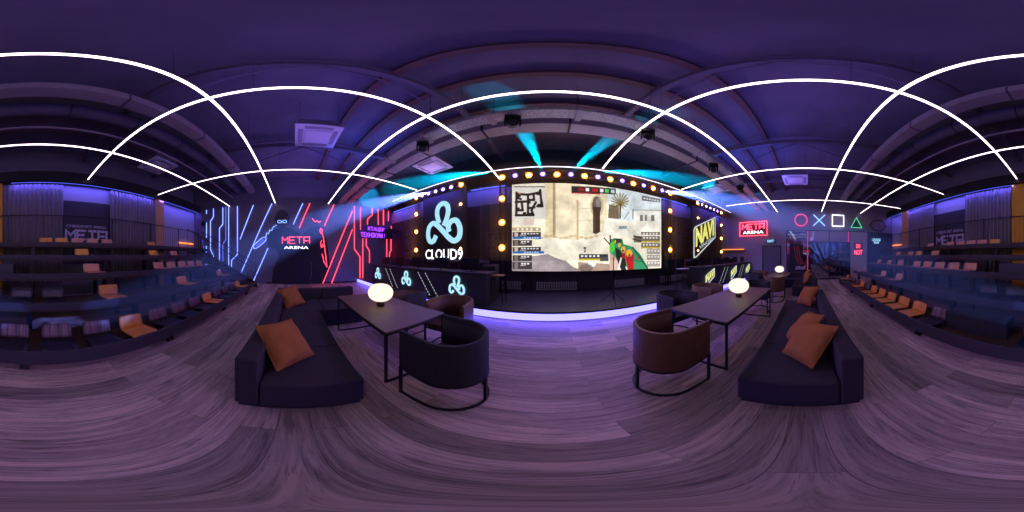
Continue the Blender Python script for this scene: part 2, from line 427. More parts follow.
# =================================================================== LED RAILS ON THE CEILING
ZR = 4.40
def rail(p0, p1, label, mat='rail', w=.023, profile=True):
    p0, p1 = Vector(p0), Vector(p1); L = (p1 - p0).length; c = (p0 + p1) / 2
    t = thing('led_rail', label, 'light', c, math.atan2(p1.y - p0.y, p1.x - p0.x), 'white LED light rails hung in a grid')
    obj('diffuser', MB().box(-L / 2, L / 2, -w, w, .018, .028), M[mat], t)
    obj('housing', MB().box(-L / 2, L / 2, -w - .004, w + .004, .028, .055), M['dark_metal'], t)
    for i in range(int(L / 2.4) + 1):
        x = -L / 2 + .3 + i * 2.4
        if x < L / 2: obj('hanger', MB().tube([(x, 0, .05), (x, 0, 1.6)], .003, 5), M['dark_metal'], t)
yA, yB_, yC, yD = -1.0, -3.58, 1.84, 4.78
xL1, xL2, xR1, xR2, xR3 = -1.76, -5.04, 1.58, 4.94, 8.25
rail((XL + .05, yA, ZR), (XR - .05, yA, ZR), 'white LED rail from wall to wall just behind the tables, above the sofas')
rail((XL + .05, yB_, ZR), (XR - .05, yB_, ZR), 'white LED rail from wall to wall over the upper bleacher rows')
rail((XL + .05, yC, ZR), (XR - .05, yC, ZR), 'white LED rail from wall to wall over the tables, on the screen side')
rail((-6.9, yD, ZR), (9.6, yD, ZR), 'thin LED rail running along the front of the stage lights', 'rail_stage', .016)
for x, y0, y1, nm in ((xL1, -5.55, 5.5, 'nearer the neon wall, directly over the dining table'), (xL2, -5.55, 4.72, 'farthest towards the neon wall'),
                  (xR1, -5.55, 4.72, 'just on the glass wall side of centre'), (xR2, -5.55, 4.72, 'second from the glass wall'), (xR3, -5.4, 4.4, 'farthest towards the glass wall')):
    rail((x, y0, ZR + .03), (x, y1, ZR + .03), 'white LED rail from stage to curtains, ' + nm)

# =================================================================== CEILING SERVICES
def rods(par, pts, z0, z1=ZC):
    for x, y in pts: obj('hanger', MB().tube([(x, y, z0), (x, y, z1)], .006, 5), M['dark_metal'], par)
t = thing('cable_tray', 'perforated grey cable tray hung across the hall before the screen', 'cable tray', (0, 2.50, 4.50))
mb = MB().box(XL, XR, -.13, .13, -.01, .0); mb.box(XL, XR, -.135, -.125, -.01, .06); mb.box(XL, XR, .125, .135, -.01, .06)
obj('tray', mb, M['tray'], t)
for i in range(14): obj('bracket', MB().box(XL + .7 + i * 1.4 - .05, XL + .7 + i * 1.4 + .05, -.17, .17, -.05, .08), M['duct'], t)
rods(t, [(XL + .7 + i * 1.4, .15) for i in range(14)], .05, ZC - 4.5)
t = thing('ventilation_duct', 'flat grey ventilation duct behind the cable tray', 'duct', (0, 2.98, 4.52))
obj('duct_body', MB().box(XL + .02, XR - .02, -.17, .17, -.03, .17), M['duct'], t, bevel=.02)
for i in range(12): obj('duct_flange', MB().box(XL + 1 + i * 1.6 - .02, XL + 1 + i * 1.6 + .02, -.19, .19, -.05, .19), M['dark_metal'], t)
t = thing('ventilation_duct', 'pale square duct hung over the gap between sofas and bleachers', 'duct', (0, -2.28, 5.10))
obj('duct_body', MB().box(XL + .02, XR - .02, -.16, .16, 0, .26), M['board'], t, bevel=.02)
for i in range(9): obj('duct_flange', MB().box(XL + 1 + i * 2.1 - .02, XL + 1 + i * 2.1 + .02, -.175, .175, -.015, .275), M['ceil_beam'], t)
rods(t, [(XL + 1 + i * 2.1, -.17) for i in range(9)], .25, ZC - 5.1)
t = thing('round_duct', 'dark round duct above the bleachers, behind the pale square duct', 'duct', (0, -3.05, 5.35))
obj('duct_body', MB().tube([(XL + .02, 0, 0), (XR - .02, 0, 0)], .2, 20), M['ceil_beam'], t, smooth=True)
for i in range(13): obj('duct_ring', MB().tube([(XL + .8 + i * 1.45 - .02, 0, 0), (XL + .8 + i * 1.45 + .02, 0, 0)], .212, 20), M['dark_metal'], t)
t = thing('ceiling_pipe', 'thin pale pipe running above the bleachers beside the round duct', 'pipe', (0, -3.42, 4.95))
obj('pipe_run', MB().tube([(XL + .02, 0, 0), (XR - .02, 0, 0)], .03, 10), M['board'], t, smooth=True)

def cassette(x, y, label, rz=0):
    t = thing('air_conditioner', label, 'air conditioner', (x, y, 4.82), rz, 'ceiling cassette air conditioners')
    obj('casing', MB().box(-.44, .44, -.44, .44, .05, .32), M['ceil_beam'], t, bevel=.02)
    mb = MB(); a, b, c = .50, .36, .27
    mb.box(-a, a, -a, a, .02, .06)
    obj('panel', mb, M['ac'], t, bevel=.015)
    obj('grille', MB().box(-c, c, -c, c, -.005, .022), M['ac'], t, bevel=.01)
    for q in range(4):
        R = Matrix.Rotation(q * PI / 2, 4, 'Z')
        obj('louver', MB().box(-.30, .30, .33, .43, .004, .021, R), M['ac_dark'], t, bevel=.01)
    for sx in (-1, 1):
        for sy in (-1, 1): obj('hanger', MB().tube([(sx * .4, sy * .4, .3), (sx * .4, sy * .4, ZC - 4.82)], .005, 5), M['dark_metal'], t)
    return t
ac = cassette(-3.68, .52, 'air conditioner above the table with the dark chair, nearest the neon figures')
dup(ac, (-3.6, 4.1, 4.82), 0, 'air conditioner hanging before the big cloud logo banner')
dup(ac, (6.6, 4.05, 4.82), 0, 'air conditioner hanging before the yellow logo banner')
dup(ac, (6.65, .43, 4.82), 0, 'air conditioner above the far table, nearest the four neon shapes')
dup(ac, (-3.66, -4.05, 4.82), 0, 'air conditioner above the bleachers near the neon wall')

def moving_head(x, y, z, label, rz=0, tilt=.5, up=True):
    t = thing('moving_head_light', label, 'stage light', (x, y, z), rz, 'black moving head lights')
    mb = MB().box(-.16, .16, -.12, .12, -.10, 0)
    obj('base', mb, M['black'], t, bevel=.015)
    yk = MB().box(-.17, -.13, -.05, .05, -.34, -.08); yk.box(.13, .17, -.05, .05, -.34, -.08); yk.box(-.17, .17, -.05, .05, -.13, -.09)
    obj('yoke', yk, M['black'], t, bevel=.008)
    hd = MB().lathe([(.06, -.17), (.11, -.14), (.12, .0), (.11, .12), (.095, .17)], 18)
    h = obj('head', hd, M['black'], t, smooth=True, loc=(0, 0, -.28), rot=(tilt, 0, 0))
    obj('lens', MB().lathe([(.085, .171), (.085, .178), (.0001, .185)], 18), M['dark_metal'], h)
    obj('clamp', MB().box(-.03, .03, -.03, .03, 0, .09), M['dark_metal'], t)
    return t
def shrink(o, k=.8): o.scale = (k, k, k); return o
mh = moving_head(-.59, 2.52, 4.45, 'black moving head under the cable tray, left of centre over the screen', .3, 2.2)
shrink(mh)
dup(mh, (-2.5, 2.52, 4.45), .8, 'black moving head under the tray near the big cloud logo')
dup(mh, (1.72, 2.52, 4.45), -.5, 'black moving head under the tray above the right part of the screen')
dup(mh, (3.95, 2.52, 4.45), -.9, 'black moving head under the tray above the second table')
dup(mh, (5.9, 2.52, 4.45), -.3, 'black moving head under the tray farthest towards the glass wall')

# =================================================================== STAGE
SY = 3.52; SZ = .23
o = obj('stage_platform', MB().box(XL + .01, XR - .01, SY + .03, YF - .01, 0, SZ), M['stage_top']); tag(o, 'low dark stage running the whole width below the screen', 'stage')
t = thing('stage_light_strip', 'glowing blue-white light strip along the front edge of the stage', 'light', (0, SY, 0))
obj('led_strip', MB().box(XL + .02, XR - .02, 0, .028, .02, .19), M['stage_led'], t)
obj('profile', MB().box(XL + .02, XR - .02, -.006, .029, .19, .232), M['black'], t)

# back wall of the stage: dark panels and blue lit band
k = 20
for i in range(12):
    x = XL + .05 + i * 1.58
    struct('trim_%d' % k, MB().box(x, x + 1.55, YF - .07, YF, SZ, 3.55), M['panel'], bevel=.004, seg=1); k += 1
struct('trim_%d' % k, MB().box(XL, XR, YF - .03, YF, 3.58, 4.25), M['wall_pale']); k += 1
struct('trim_%d' % k, MB().box(XL, XR, 5.35, YF, 4.62, 4.72), M['black_matte']); k += 1
for a, b, lab in ((-5.2, -3.9, 'beside the cloud logo banner, neon wall side'), (-3.05, -1.65, 'between the cloud logo banner and the screen'), (4.75, 6.5, 'between the screen and the yellow logo banner'), (-8.3, -5.7, 'in the stage corner near the neon wall'), (8.7, 10.2, 'in the stage corner near the exit door')):
    t = thing('cove_light', 'blue cove light on the stage back wall ' + lab, 'light', ((a + b) / 2, YF - .12, 4.3), 0, 'blue cove lights behind the stage')
    obj('profile', MB().box(-(b - a) / 2, (b - a) / 2, -.04, .04, .0, .03), M['black'], t)
    obj('led_strip', MB().box(-(b - a) / 2, (b - a) / 2, -.03, .03, -.02, 0), M['cove'], t)

def wall_logo(pa, pb, pt, pbm, Y, label, mat='paint_dim'):
    a = onY(pa, pt, Y); b = onY(pb, pbm, Y); w = b.x - a.x; z1 = onY((pa + pb) / 2, pt, Y).z; z0 = onY((pa + pb) / 2, pbm, Y).z; h = z1 - z0
    t = thing('wall_logo', label, 'logo', (a.x, Y, z0), 0, 'framed logo prints behind the stage')
    u, v = (1, 0, 0), (0, 0, 1)
    obj('logo_frame', MB().ribbon([(0, 0), (w, 0), (w, h), (0, h)], .035, (0, 0, 0), u, v, .012, True), M[mat], t)
    obj('logo_word', block_mb('META', (w * .1, 0, h * .42), u, v, w * .8, h * .42, .05, .012), M[mat], t)
    obj('logo_subword', text_mb('ARENA', (w * .1, -.01, h * .12), u, v, w * .8, h * .16, 0), M[mat], t)
wall_logo(404, 419, 234, 258, YF - .085, 'framed purple META ARENA print behind the post near the neon wall')
wall_logo(487, 509.5, 232, 256, YF - .085, 'framed purple META ARENA print on the wall beside the big screen')
wall_logo(675, 692, 232, 254, YF - .085, 'framed purple META ARENA print between screen and yellow banner')

# radiators
def radiator(pa, pb, label):
    Y = YF - .12; xa, xb = onY(pa, 286, Y).x, onY(pb, 286, Y).x
    t = thing('radiator', label, 'radiator', ((xa + xb) / 2, Y, .24), 0, 'white ribbed radiators below the screen')
    w = xb - xa; nn = int(w / .085)
    for i in range(nn):
        x = -w / 2 + (i + .5) * w / nn
        obj('fin', MB().box(x - .028, x + .028, -.045, .045, .04, .32), M['radiator'], t, bevel=.012)
    obj('header_pipe', MB().box(-w / 2, w / 2, -.02, .02, .02, .06).box(-w / 2, w / 2, -.02, .02, .28, .31), M['radiator'], t)
radiator(536, 577, 'white ribbed radiator below the left part of the screen')
radiator(614, 644, 'white ribbed radiator below the right part of the screen')
radiator(499, 521, 'white ribbed radiator half behind the light post left of the screen')
radiator(660, 690, 'white ribbed radiator between the screen and the yellow banner')

# =================================================================== THE SCREEN (its picture painted per vertex)
def paint_screen():
    NX, NY = 420, 240
    Y = 5.6; xa, xb, za, zb = -1.33, 4.55, .97, 4.19
    X = np.linspace(xa, xb, NX)[None, :].repeat(NY, 0); Z = np.linspace(za, zb, NY)[:, None].repeat(NX, 1)
    A = np.degrees(np.arctan2(X, Y)); D = np.sqrt(X * X + Y * Y); Ee = np.degrees(np.arctan2(Z - CAMZ, D))
    px = X0 + A * 1024 / 360; py = 256 - Ee * 512 / 180
    img = np.zeros((NY, NX, 3)); rng = np.random.default_rng(3)
    def noise(sx, sy):
        g = rng.random((int(NY / sy) + 3, int(NX / sx) + 3)); yy = np.arange(NY) / sy; xx = np.arange(NX) / sx
        y0 = yy.astype(int); x0 = xx.astype(int); fy = (yy - y0)[:, None]; fx = (xx - x0)[None, :]
        a = g[np.ix_(y0, x0)]; b = g[np.ix_(y0, x0 + 1)]; c = g[np.ix_(y0 + 1, x0)]; d = g[np.ix_(y0 + 1, x0 + 1)]
        return (a * (1 - fx) + b * fx) * (1 - fy) + (c * (1 - fx) + d * fx) * fy
    N = (noise(40, 30) + noise(14, 12) * .6 + noise(5, 5) * .4) / 2 - .5
    def fill(mask, c, a=1.0):
        m = (mask * a)[..., None] if not isinstance(mask, bool) else a
        img[:] = img * (1 - m) + np.array(c) / 255. * m
    def rect(x0, y0, x1, y1, c, a=1): fill(((px >= x0) & (px < x1) & (py >= y0) & (py < y1)).astype(float), c, a)
    def poly(pts, c, a=1):
        ins = np.zeros(px.shape, bool); n = len(pts)
        for i in range(n):
            x1, y1 = pts[i]; x2, y2 = pts[(i + 1) % n]
            if y1 == y2: continue
            cond = ((y1 > py) != (y2 > py)) & (px < (x2 - x1) * (py - y1) / (y2 - y1) + x1); ins ^= cond
        fill(ins.astype(float), c, a)
    def ell(cx, cy, rx, ry, c, a=1): fill((((px - cx) / rx) ** 2 + ((py - cy) / ry) ** 2 < 1).astype(float), c, a)
    def line(x1, y1, x2, y2, w, c, a=1):
        dx, dy = x2 - x1, y2 - y1; L = dx * dx + dy * dy; t = np.clip(((px - x1) * dx + (py - y1) * dy) / L, 0, 1)
        d = np.hypot(px - x1 - t * dx, py - y1 - t * dy); fill(np.clip((w / 2 - d) * 2 + .5, 0, 1), c, a)
    rect(0, 0, 999, 999, (236, 224, 194))                       # plaster
    poly([(608, 180), (670, 180), (670, 222), (608, 222)], (212, 222, 226))   # sky
    rect(512, 180, 545, 226, (228, 224, 212), .7)
    rect(545, 180, 554, 240, (222, 200, 160), .8)
    for i, xx in enumerate(np.arange(548, 600, 7.3)):
        for yy in np.arange(194 + (i % 2) * 4, 236, 9.5): line(xx, yy, xx + 6, yy - .2, .35, (170, 150, 118), .5)
    rect(552.6, 180, 555.5, 239, (158, 136, 104), .85)
    rect(555.5, 180, 578, 240, (232, 217, 186)); rect(576.5, 200, 578.6, 240, (180, 160, 126), .8)
    rect(578.6, 190, 600, 243, (236, 224, 196)); line(578, 209, 600, 208, .5, (150, 130, 100), .8); line(578, 221, 593, 220, .4, (165, 145, 115), .7)
    rect(600, 192, 607, 236, (222, 208, 178))
    # far wall, buildings, palm
    poly([(605, 219), (662, 223), (662, 237), (603, 235)], (238, 232, 218))
    poly([(609, 204), (619, 206), (619, 219), (608, 218)], (112, 96, 78))
    poly([(633, 210), (662, 210), (662, 224), (633, 221)], (236, 234, 226))
    line(633, 210, 661, 210.5, .7, (150, 145, 135)); line(633, 210, 633, 219, .9, (100, 95, 90))
    for xx, w_ in ((640, 3), (645, 2), (651, 3.5)): rect(xx, 215, xx + w_, 221, (120, 118, 112))
    for q in range(16):
        a_ = q / 16 * 2 * PI; line(620, 204, 620 + 8.5 * math.cos(a_), 202 + 8 * math.sin(a_) - 1, 1.1, (136, 120, 72) if q % 2 else (92, 84, 52), .9)
    line(620.5, 204, 620, 218, 1.6, (88, 60, 46)); rect(619, 226, 627, 229, (120, 140, 150), .8)
    line(624, 219, 629, 212, .8, (110, 100, 90), .8)
    # archway
    ell(597, 206, 6.8, 11, (190, 172, 142)); ell(596.7, 206, 4.6, 9.5, (96, 84, 74)); ell(598.2, 203, 2.4, 5.2, (150, 146, 140), .6)
    poly([(593, 207), (600, 207), (600, 236), (593, 233)], (66, 50, 42)); line(595, 212, 595, 232, .8, (100, 76, 58))
    # ground
    poly([(505, 237), (535, 235), (545, 237), (556, 238), (578, 240), (592, 236), (600, 232), (612, 234), (670, 238), (670, 280), (505, 280)], (236, 228, 208))
    for xx in range(536, 600, 5): ell(xx, 237 + 1.2 * math.sin(xx), 2.6, 1.4, (190, 168, 128), .7)
    poly([(505, 262), (530, 256.5), (548, 254), (556, 258), (566, 261), (573, 267), (585, 271), (505, 275)], (148, 136, 140))
    poly([(578, 262), (610, 264), (612, 272), (578, 272)], (150, 120, 106), .8); ell(592, 264, 4, 3, (214, 210, 206)); ell(586, 268, 7, 4, (90, 80, 76), .6)
    img[:] = img * (1 + N[..., None] * .5)
    # minimap
    rect(514, 187, 546, 219, (206, 204, 200), .7)
    K = (36, 30, 34); s = lambda x, y: (508 + x / 10.24, 178 + y / 10.24)
    for p in ([(88, 150), (85, 380)], [(85, 160), (200, 172), (320, 150), (330, 125), (345, 290)], [(80, 245), (200, 240)], [(205, 170), (205, 380)], [(80, 382), (262, 380), (240, 330), (285, 250)],
              [(205, 225), (268, 225), (262, 175)], [(205, 310), (270, 300)], [(300, 290), (350, 288)], [(140, 245), (150, 330), (90, 330)], [(90, 200), (130, 215)], [(345, 240), (352, 290)]):
        for q in range(len(p) - 1): line(*s(*p[q]), *s(*p[q + 1]), 2.3, K)
    for a_, b_, c_, d_ in ((85, 160, 130, 195), (290, 140, 335, 175), (150, 350, 190, 385), (85, 300, 120, 335), (205, 355, 255, 388), (300, 265, 350, 295), (205, 240, 235, 262)): rect(508 + a_ / 10.24, 178 + b_ / 10.24, 508 + c_ / 10.24, 178 + d_ / 10.24, K)
    rect(514, 186.3, 545, 187.3, (70, 60, 60)); ell(519.5, 193, 1.2, 1, (220, 130, 120)); rect(524, 217.5, 534, 225, (200, 160, 150), .45)
    # team list on the left
    rect(512, 227.5, 541, 231, (178, 160, 128))
    for xx in (517, 521.5, 526, 530.5, 536): rect(xx, 228.2, xx + 2, 230.3, (235, 232, 225))
    for y0, y1, w_, blue in ((232, 239, 541, 1), (240, 246, 532, 0), (247, 253.6, 541, 1), (255, 261, 532, 0), (262, 269, 532, 0)):
        rect(512.5, y0, w_, y1, (62, 54, 60)); rect(514.5, y0 + .5, 518, y1 - .6, (198, 176, 164) if blue else (120, 108, 104))
        for q in range(6 if blue else 3): rect(521 + q * 3.1, y0 + 1, 523 + q * 3.1, y0 + 2.3, (222, 218, 214))
        rect(520, y0 + 3, 526, y0 + 3.8, (170, 160, 160))
        if blue: rect(512.5, y1 - 2.4, w_ + (3 if y0 > 245 else 0), y1, (44, 104, 172)); [rect(524 + q * 2.6, y1 - 1.8, 525.6 + q * 2.6, y1 - .6, (190, 214, 236)) for q in range(6)]
    # score bar (top), right hand lists, centre plate
    sl = lambda x: 186 + (x - 572) ** 2 * .0009 + (x - 572) * .02
    m = (px > 571.5) & (px < 616) & (py > sl(px) ) & (py < sl(px) + 6.2); fill(m.astype(float), (48, 42, 48))
    for x0, x1, c in ((578, 584, (150, 34, 40)), (585.5, 589, (235, 235, 235)), (592, 598, (176, 36, 44)), (600, 603.5, (232, 235, 238)), (605, 609, (90, 190, 90)), (611, 614.5, (190, 205, 215))):
        m = (px > x0) & (px < x1) & (py > sl(px) + 1.4) & (py < sl(px) + 4.8); fill(m.astype(float), c)
    m = (px > 571.5) & (px < 600) & (py > sl(px) + 6.2) & (py < sl(px) + 7.4); fill(m.astype(float), (176, 36, 40))
    poly([(642, 195.5), (660, 199), (660, 202.5), (642, 200.5)], (92, 98, 108)); 
    for q in range(6): rect(643.5 + q * 2.7, 197.4 + q * .5, 645.4 + q * 2.7, 199.2 + q * .5, (205, 205, 210))
    for y0, y1, x0, yl in ((232, 235, 641, 0), (236, 242.5, 634, 1), (243, 248.5, 641, 1), (249, 254, 647, 0), (255, 260, 647, 0), (261, 266.5, 647, 0)):
        rect(x0, y0, 660, y1, (98, 88, 80) if yl or y0 < 235 else (150, 142, 136), .9)
        for q in range(5): rect(max(x0, 642) + 1 + q * 3.2, y0 + 1, max(x0, 642) + 2.8 + q * 3.2, y0 + 2.6, (228, 222, 214))
        if yl: rect(max(x0, 641), y1 - 1.6, 660, y1 - .2, (196, 170, 60))
    line(634, 236, 641, 238, 1.4, (60, 46, 40)); line(633, 239, 641, 241, 1.2, (60, 46, 40))
    rect(579, 254, 608, 258.5, (58, 56, 62)); rect(579, 258.5, 600, 260.6, (206, 186, 70)); rect(600, 257, 608.5, 261, (84, 80, 84))
    for q in range(5): rect(581 + q * 4, 255, 583.4 + q * 4, 257, (230, 230, 230))
    line(585, 250, 585, 252, 1.2, (60, 55, 50)); ell(585, 248, 1.6, 1, (60, 55, 50))
    # hands and rifle
    g = lambda x, y: (584 + x / 10.24, 224 + y / 10.24)
    G = lambda pts, c, a=1: poly([g(*p) for p in pts], c, a)
    G([(265, 300), (320, 290), (315, 480), (262, 480)], (200, 164, 150)); G([(318, 340), (372, 330), (350, 480), (318, 480)], (206, 176, 164))
    G([(262, 150), (395, 160), (405, 205), (500, 235), (570, 300), (660, 450), (640, 480), (400, 480), (330, 350), (262, 290)], (58, 140, 98))
    G([(268, 185), (312, 180), (315, 260), (290, 300), (266, 280)], (88, 196, 60))
    G([(318, 240), (360, 260), (420, 330), (440, 480), (385, 480), (330, 350)], (36, 44, 38))
    G([(300, 145), (388, 150), (385, 190), (330, 200), (300, 180)], (44, 70, 52))
    G([(430, 300), (510, 310), (512, 470), (455, 470), (430, 380)], (176, 34, 42)); G([(385, 300), (420, 290), (425, 360), (390, 350)], (150, 40, 40))
    for cx, cy, rx, ry in ((318, 180, 8, 18), (362, 215, 14, 22), (402, 262, 22, 34), (462, 298, 32, 38)): ell(*g(cx, cy), rx / 10.24, ry / 10.24, (238, 168, 66))
    for cx, cy in ((400, 275), (465, 320)): ell(*g(cx, cy), 1.2, 1.3, (150, 60, 34))
    ell(*g(560, 350), 1.3, 1.6, (170, 60, 56)); line(*g(500, 240), *g(650, 450), 1.2, (30, 80, 60)); line(*g(520, 375), *g(610, 385), .6, (20, 70, 50))
    line(*g(208, 145), *g(262, 205), 1.1, (34, 32, 34)); line(*g(268, 120), *g(270, 190), 1.2, (34, 40, 34)); line(*g(350, 470), *g(380, 350), 1.6, (226, 220, 216)); line(*g(440, 470), *g(430, 440), 1.2, (230, 226, 222))
    img[:] = np.clip(img, 0, 1)
    lin = np.where(img <= .04045, img / 12.92, ((img + .055) / 1.055) ** 2.4)
    verts = np.stack([X, np.full_like(X, 0.0), Z], -1).reshape(-1, 3)
    idx = np.arange(NX * NY).reshape(NY, NX)
    faces = np.stack([idx[:-1, :-1], idx[:-1, 1:], idx[1:, 1:], idx[1:, :-1]], -1).reshape(-1, 4)
    me = bpy.data.meshes.new('display'); me.from_pydata([tuple(v) for v in verts.tolist()], [], faces.tolist())
    ca = me.color_attributes.new('picture', 'FLOAT_COLOR', 'POINT')
    ca.data.foreach_set('color', np.concatenate([lin.reshape(-1, 3), np.ones((NX * NY, 1))], 1).astype(np.float32).ravel())
    m = bpy.data.materials.new('display_glow'); m.use_nodes = True; nt = m.node_tree; nt.nodes.clear()
    at = S(nt, 'ShaderNodeVertexColor'); at.layer_name = 'picture'; e = S(nt, 'ShaderNodeEmission'); e.inputs[1].default_value = 1.35
    o = S(nt, 'ShaderNodeOutputMaterial'); nt.links.new(at.outputs[0], e.inputs[0]); nt.links.new(e.outputs[0], o.inputs[0])
    me.materials.append(m)
    t = thing('led_screen', 'huge lit screen showing a desert town game scene with a green rifle', 'screen', (0, Y, 0))
    o = bpy.data.objects.new('display', me); C.objects.link(o); o.parent = t
    obj('screen_housing', MB().box(xa - .03, xb + .03, .01, .14, za - .03, zb + .03), M['black_matte'], t, bevel=.006)
    for x in (xa + .7, 1.6, xb - .7): obj('screen_bracket', MB().box(x - .04, x + .04, .1, .3, 1.6, 3.6), M['dark_metal'], t)
paint_screen()

# =================================================================== LIGHT FRAMES ON THE STAGE
FYY = 5.28
def post(x, label, z1=4.5):
    t = thing('truss_post', label, 'truss', (x, FYY + .12, SZ), 0, 'slim black truss posts on the stage')
    h = z1 - SZ
    mb = MB()
    for sx in (-.1, .1):
        for sy in (-.06, .06): mb.box(sx - .016, sx + .016, sy - .016, sy + .016, 0, h)
    obj('chords', mb, M['black'], t)
    br = MB(); z = .1; s = 1
    while z < h - .3:
        br.tube([(-.1 * s, 0, z), (.1 * s, 0, z + .28)], .009, 5); z += .28; s = -s
    obj('lacing', br, M['black'], t)
    obj('foot_plate', MB().box(-.25, .25, -.2, .2, 0, .015), M['black'], t)
names = [(-5.65, 'outermost truss post on the neon wall side of the cloud banner'), (-3.2, 'truss post between the cloud banner and the screen'), (-1.6, 'truss post standing at the left edge of the screen'),
         (4.78, 'truss post standing at the right edge of the screen'), (6.72, 'truss post just left of the yellow banner'), (9.2, 'outermost truss post, nearest the exit door')]
for x, l in names: post(x, l)
def truss(xa, xb, label):
    t = thing('truss_beam', label, 'truss', ((xa + xb) / 2, FYY + .12, 4.44), 0, 'horizontal black trusses carrying stage lights'); w = (xb - xa) / 2
    mb = MB()
    for sz in (-.09, .09):
        for sy in (-.06, .06): mb.box(-w, w, sy - .014, sy + .014, sz - .014, sz + .014)
    obj('chords', mb, M['black'], t)
    br = MB(); x = -w; s = 1
    while x < w - .2: br.tube([(x, -.06, -.09 * s), (x + .2, -.06, .09 * s)], .008, 5); x += .2; s = -s
    obj('lacing', br, M['black'], t)
    for xx in (-w + .3, w - .3): obj('hanger', MB().tube([(xx, 0, .09), (xx, 0, 1.6)], .006, 5), M['dark_metal'], t)
truss(-5.75, -3.1, 'horizontal truss above the cloud logo banner'); truss(-1.7, 4.88, 'long horizontal truss above the big screen'); truss(6.62, 9.3, 'horizontal truss above the yellow logo banner')

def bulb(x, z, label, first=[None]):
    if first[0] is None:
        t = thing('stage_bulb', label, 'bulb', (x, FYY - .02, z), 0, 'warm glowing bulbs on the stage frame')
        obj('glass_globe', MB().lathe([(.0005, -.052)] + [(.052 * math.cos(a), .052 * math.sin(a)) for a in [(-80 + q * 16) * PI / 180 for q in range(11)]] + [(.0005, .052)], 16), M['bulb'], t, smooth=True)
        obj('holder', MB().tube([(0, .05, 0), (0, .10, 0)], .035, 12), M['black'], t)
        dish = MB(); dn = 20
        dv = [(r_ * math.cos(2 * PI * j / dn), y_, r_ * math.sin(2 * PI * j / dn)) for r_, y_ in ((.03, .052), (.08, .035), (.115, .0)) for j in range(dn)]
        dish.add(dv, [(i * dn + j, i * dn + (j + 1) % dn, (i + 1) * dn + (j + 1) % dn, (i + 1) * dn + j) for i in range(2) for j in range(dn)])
        obj('amber_reflector', dish, P('amber_dish', (1.0, .36, .05), .6), t, smooth=True)  # added dish, its orange stands in for the glow around the bulb
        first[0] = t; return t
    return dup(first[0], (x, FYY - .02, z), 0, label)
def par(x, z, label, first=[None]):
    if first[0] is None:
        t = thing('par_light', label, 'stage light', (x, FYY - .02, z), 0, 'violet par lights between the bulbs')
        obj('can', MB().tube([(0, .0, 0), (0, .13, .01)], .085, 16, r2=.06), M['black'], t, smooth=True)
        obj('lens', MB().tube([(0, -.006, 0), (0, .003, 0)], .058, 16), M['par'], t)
        obj('lens_ring', MB().tube([(0, -.003, 0), (0, .004, 0)], .105, 20), E('par_ring', (.30, .12, 1.0), 1.3), t)  # glowing ring added to imitate the violet halo around the par
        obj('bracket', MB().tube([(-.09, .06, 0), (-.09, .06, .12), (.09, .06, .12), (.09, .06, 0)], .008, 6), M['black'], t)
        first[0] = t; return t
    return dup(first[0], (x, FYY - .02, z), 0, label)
lv = ['bottom', 'middle', 'top']
pn = {-5.65: 'outermost post near the neon wall', -3.2: 'post between cloud banner and screen', -1.6: 'post at the left edge of the screen', 4.78: 'post at the right edge of the screen', 6.72: 'post beside the yellow banner', 9.2: 'outermost post near the exit door'}
for x in pn:
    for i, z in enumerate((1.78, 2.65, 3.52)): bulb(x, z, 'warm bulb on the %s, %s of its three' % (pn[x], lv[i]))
ordn = ['first', 'second', 'third', 'fourth', 'fifth', 'sixth', 'seventh', 'eighth', 'ninth', 'tenth', 'eleventh', 'twelfth', 'thirteenth', 'fourteenth', 'fifteenth', 'sixteenth']
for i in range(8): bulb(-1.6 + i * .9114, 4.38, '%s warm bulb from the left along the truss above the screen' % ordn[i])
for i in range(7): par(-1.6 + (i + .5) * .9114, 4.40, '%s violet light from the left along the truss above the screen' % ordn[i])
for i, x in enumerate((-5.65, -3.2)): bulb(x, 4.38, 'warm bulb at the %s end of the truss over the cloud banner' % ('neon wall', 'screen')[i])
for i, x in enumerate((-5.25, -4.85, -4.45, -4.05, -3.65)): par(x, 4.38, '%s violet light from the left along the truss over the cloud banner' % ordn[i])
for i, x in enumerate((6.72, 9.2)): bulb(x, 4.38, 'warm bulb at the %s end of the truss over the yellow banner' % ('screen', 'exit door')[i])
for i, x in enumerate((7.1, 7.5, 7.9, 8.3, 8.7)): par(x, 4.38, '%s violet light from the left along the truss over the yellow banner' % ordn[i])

# =================================================================== BANNERS AND COUNTERS
LA = catmull([(.40, .50), (.36, .60), (.33, .78), (.38, .93), (.50, .99), (.62, .93), (.66, .78), (.62, .60), (.53, .42)], 5)
LB = catmull([(.30, .20), (.22, .07), (.10, .07), (.04, .22), (.07, .42), (.20, .52), (.34, .45), (.52, .28), (.68, .12), (.82, .04), (.95, .12), (.97, .32), (.88, .50), (.74, .50), (.66, .38), (.69, .26)], 5)
LC = [(.53, .42), (.46, .33)]
def cloud_mb(o, w, h, d=.02):
    mb = MB(); u, v = (w, 0, 0), (0, 0, h)
    mb.ribbon(LA, .125, o, u, v, d); mb.ribbon(LB, .125, (o[0], o[1] - .004, o[2]), u, v, d); return mb
t = thing('cloud_banner', 'black banner with a huge light blue three-loop cloud logo and CLOUD9', 'banner', (-4.05, 5.20, 0))
obj('panel', MB().box(-1.12, 1.12, .04, .10, 1.15, 4.15), M['black_matte'], t, bevel=.01)
obj('logo', cloud_mb((-.86, .03, 2.02), 1.74, 1.70), M['logo_blue'], t)
obj('lettering', text_mb('CLOUD9', (-.95, .02, 1.36), (1, 0, 0), (0, 0, 1), 1.9, .42, 0), M['logo_white'], t)

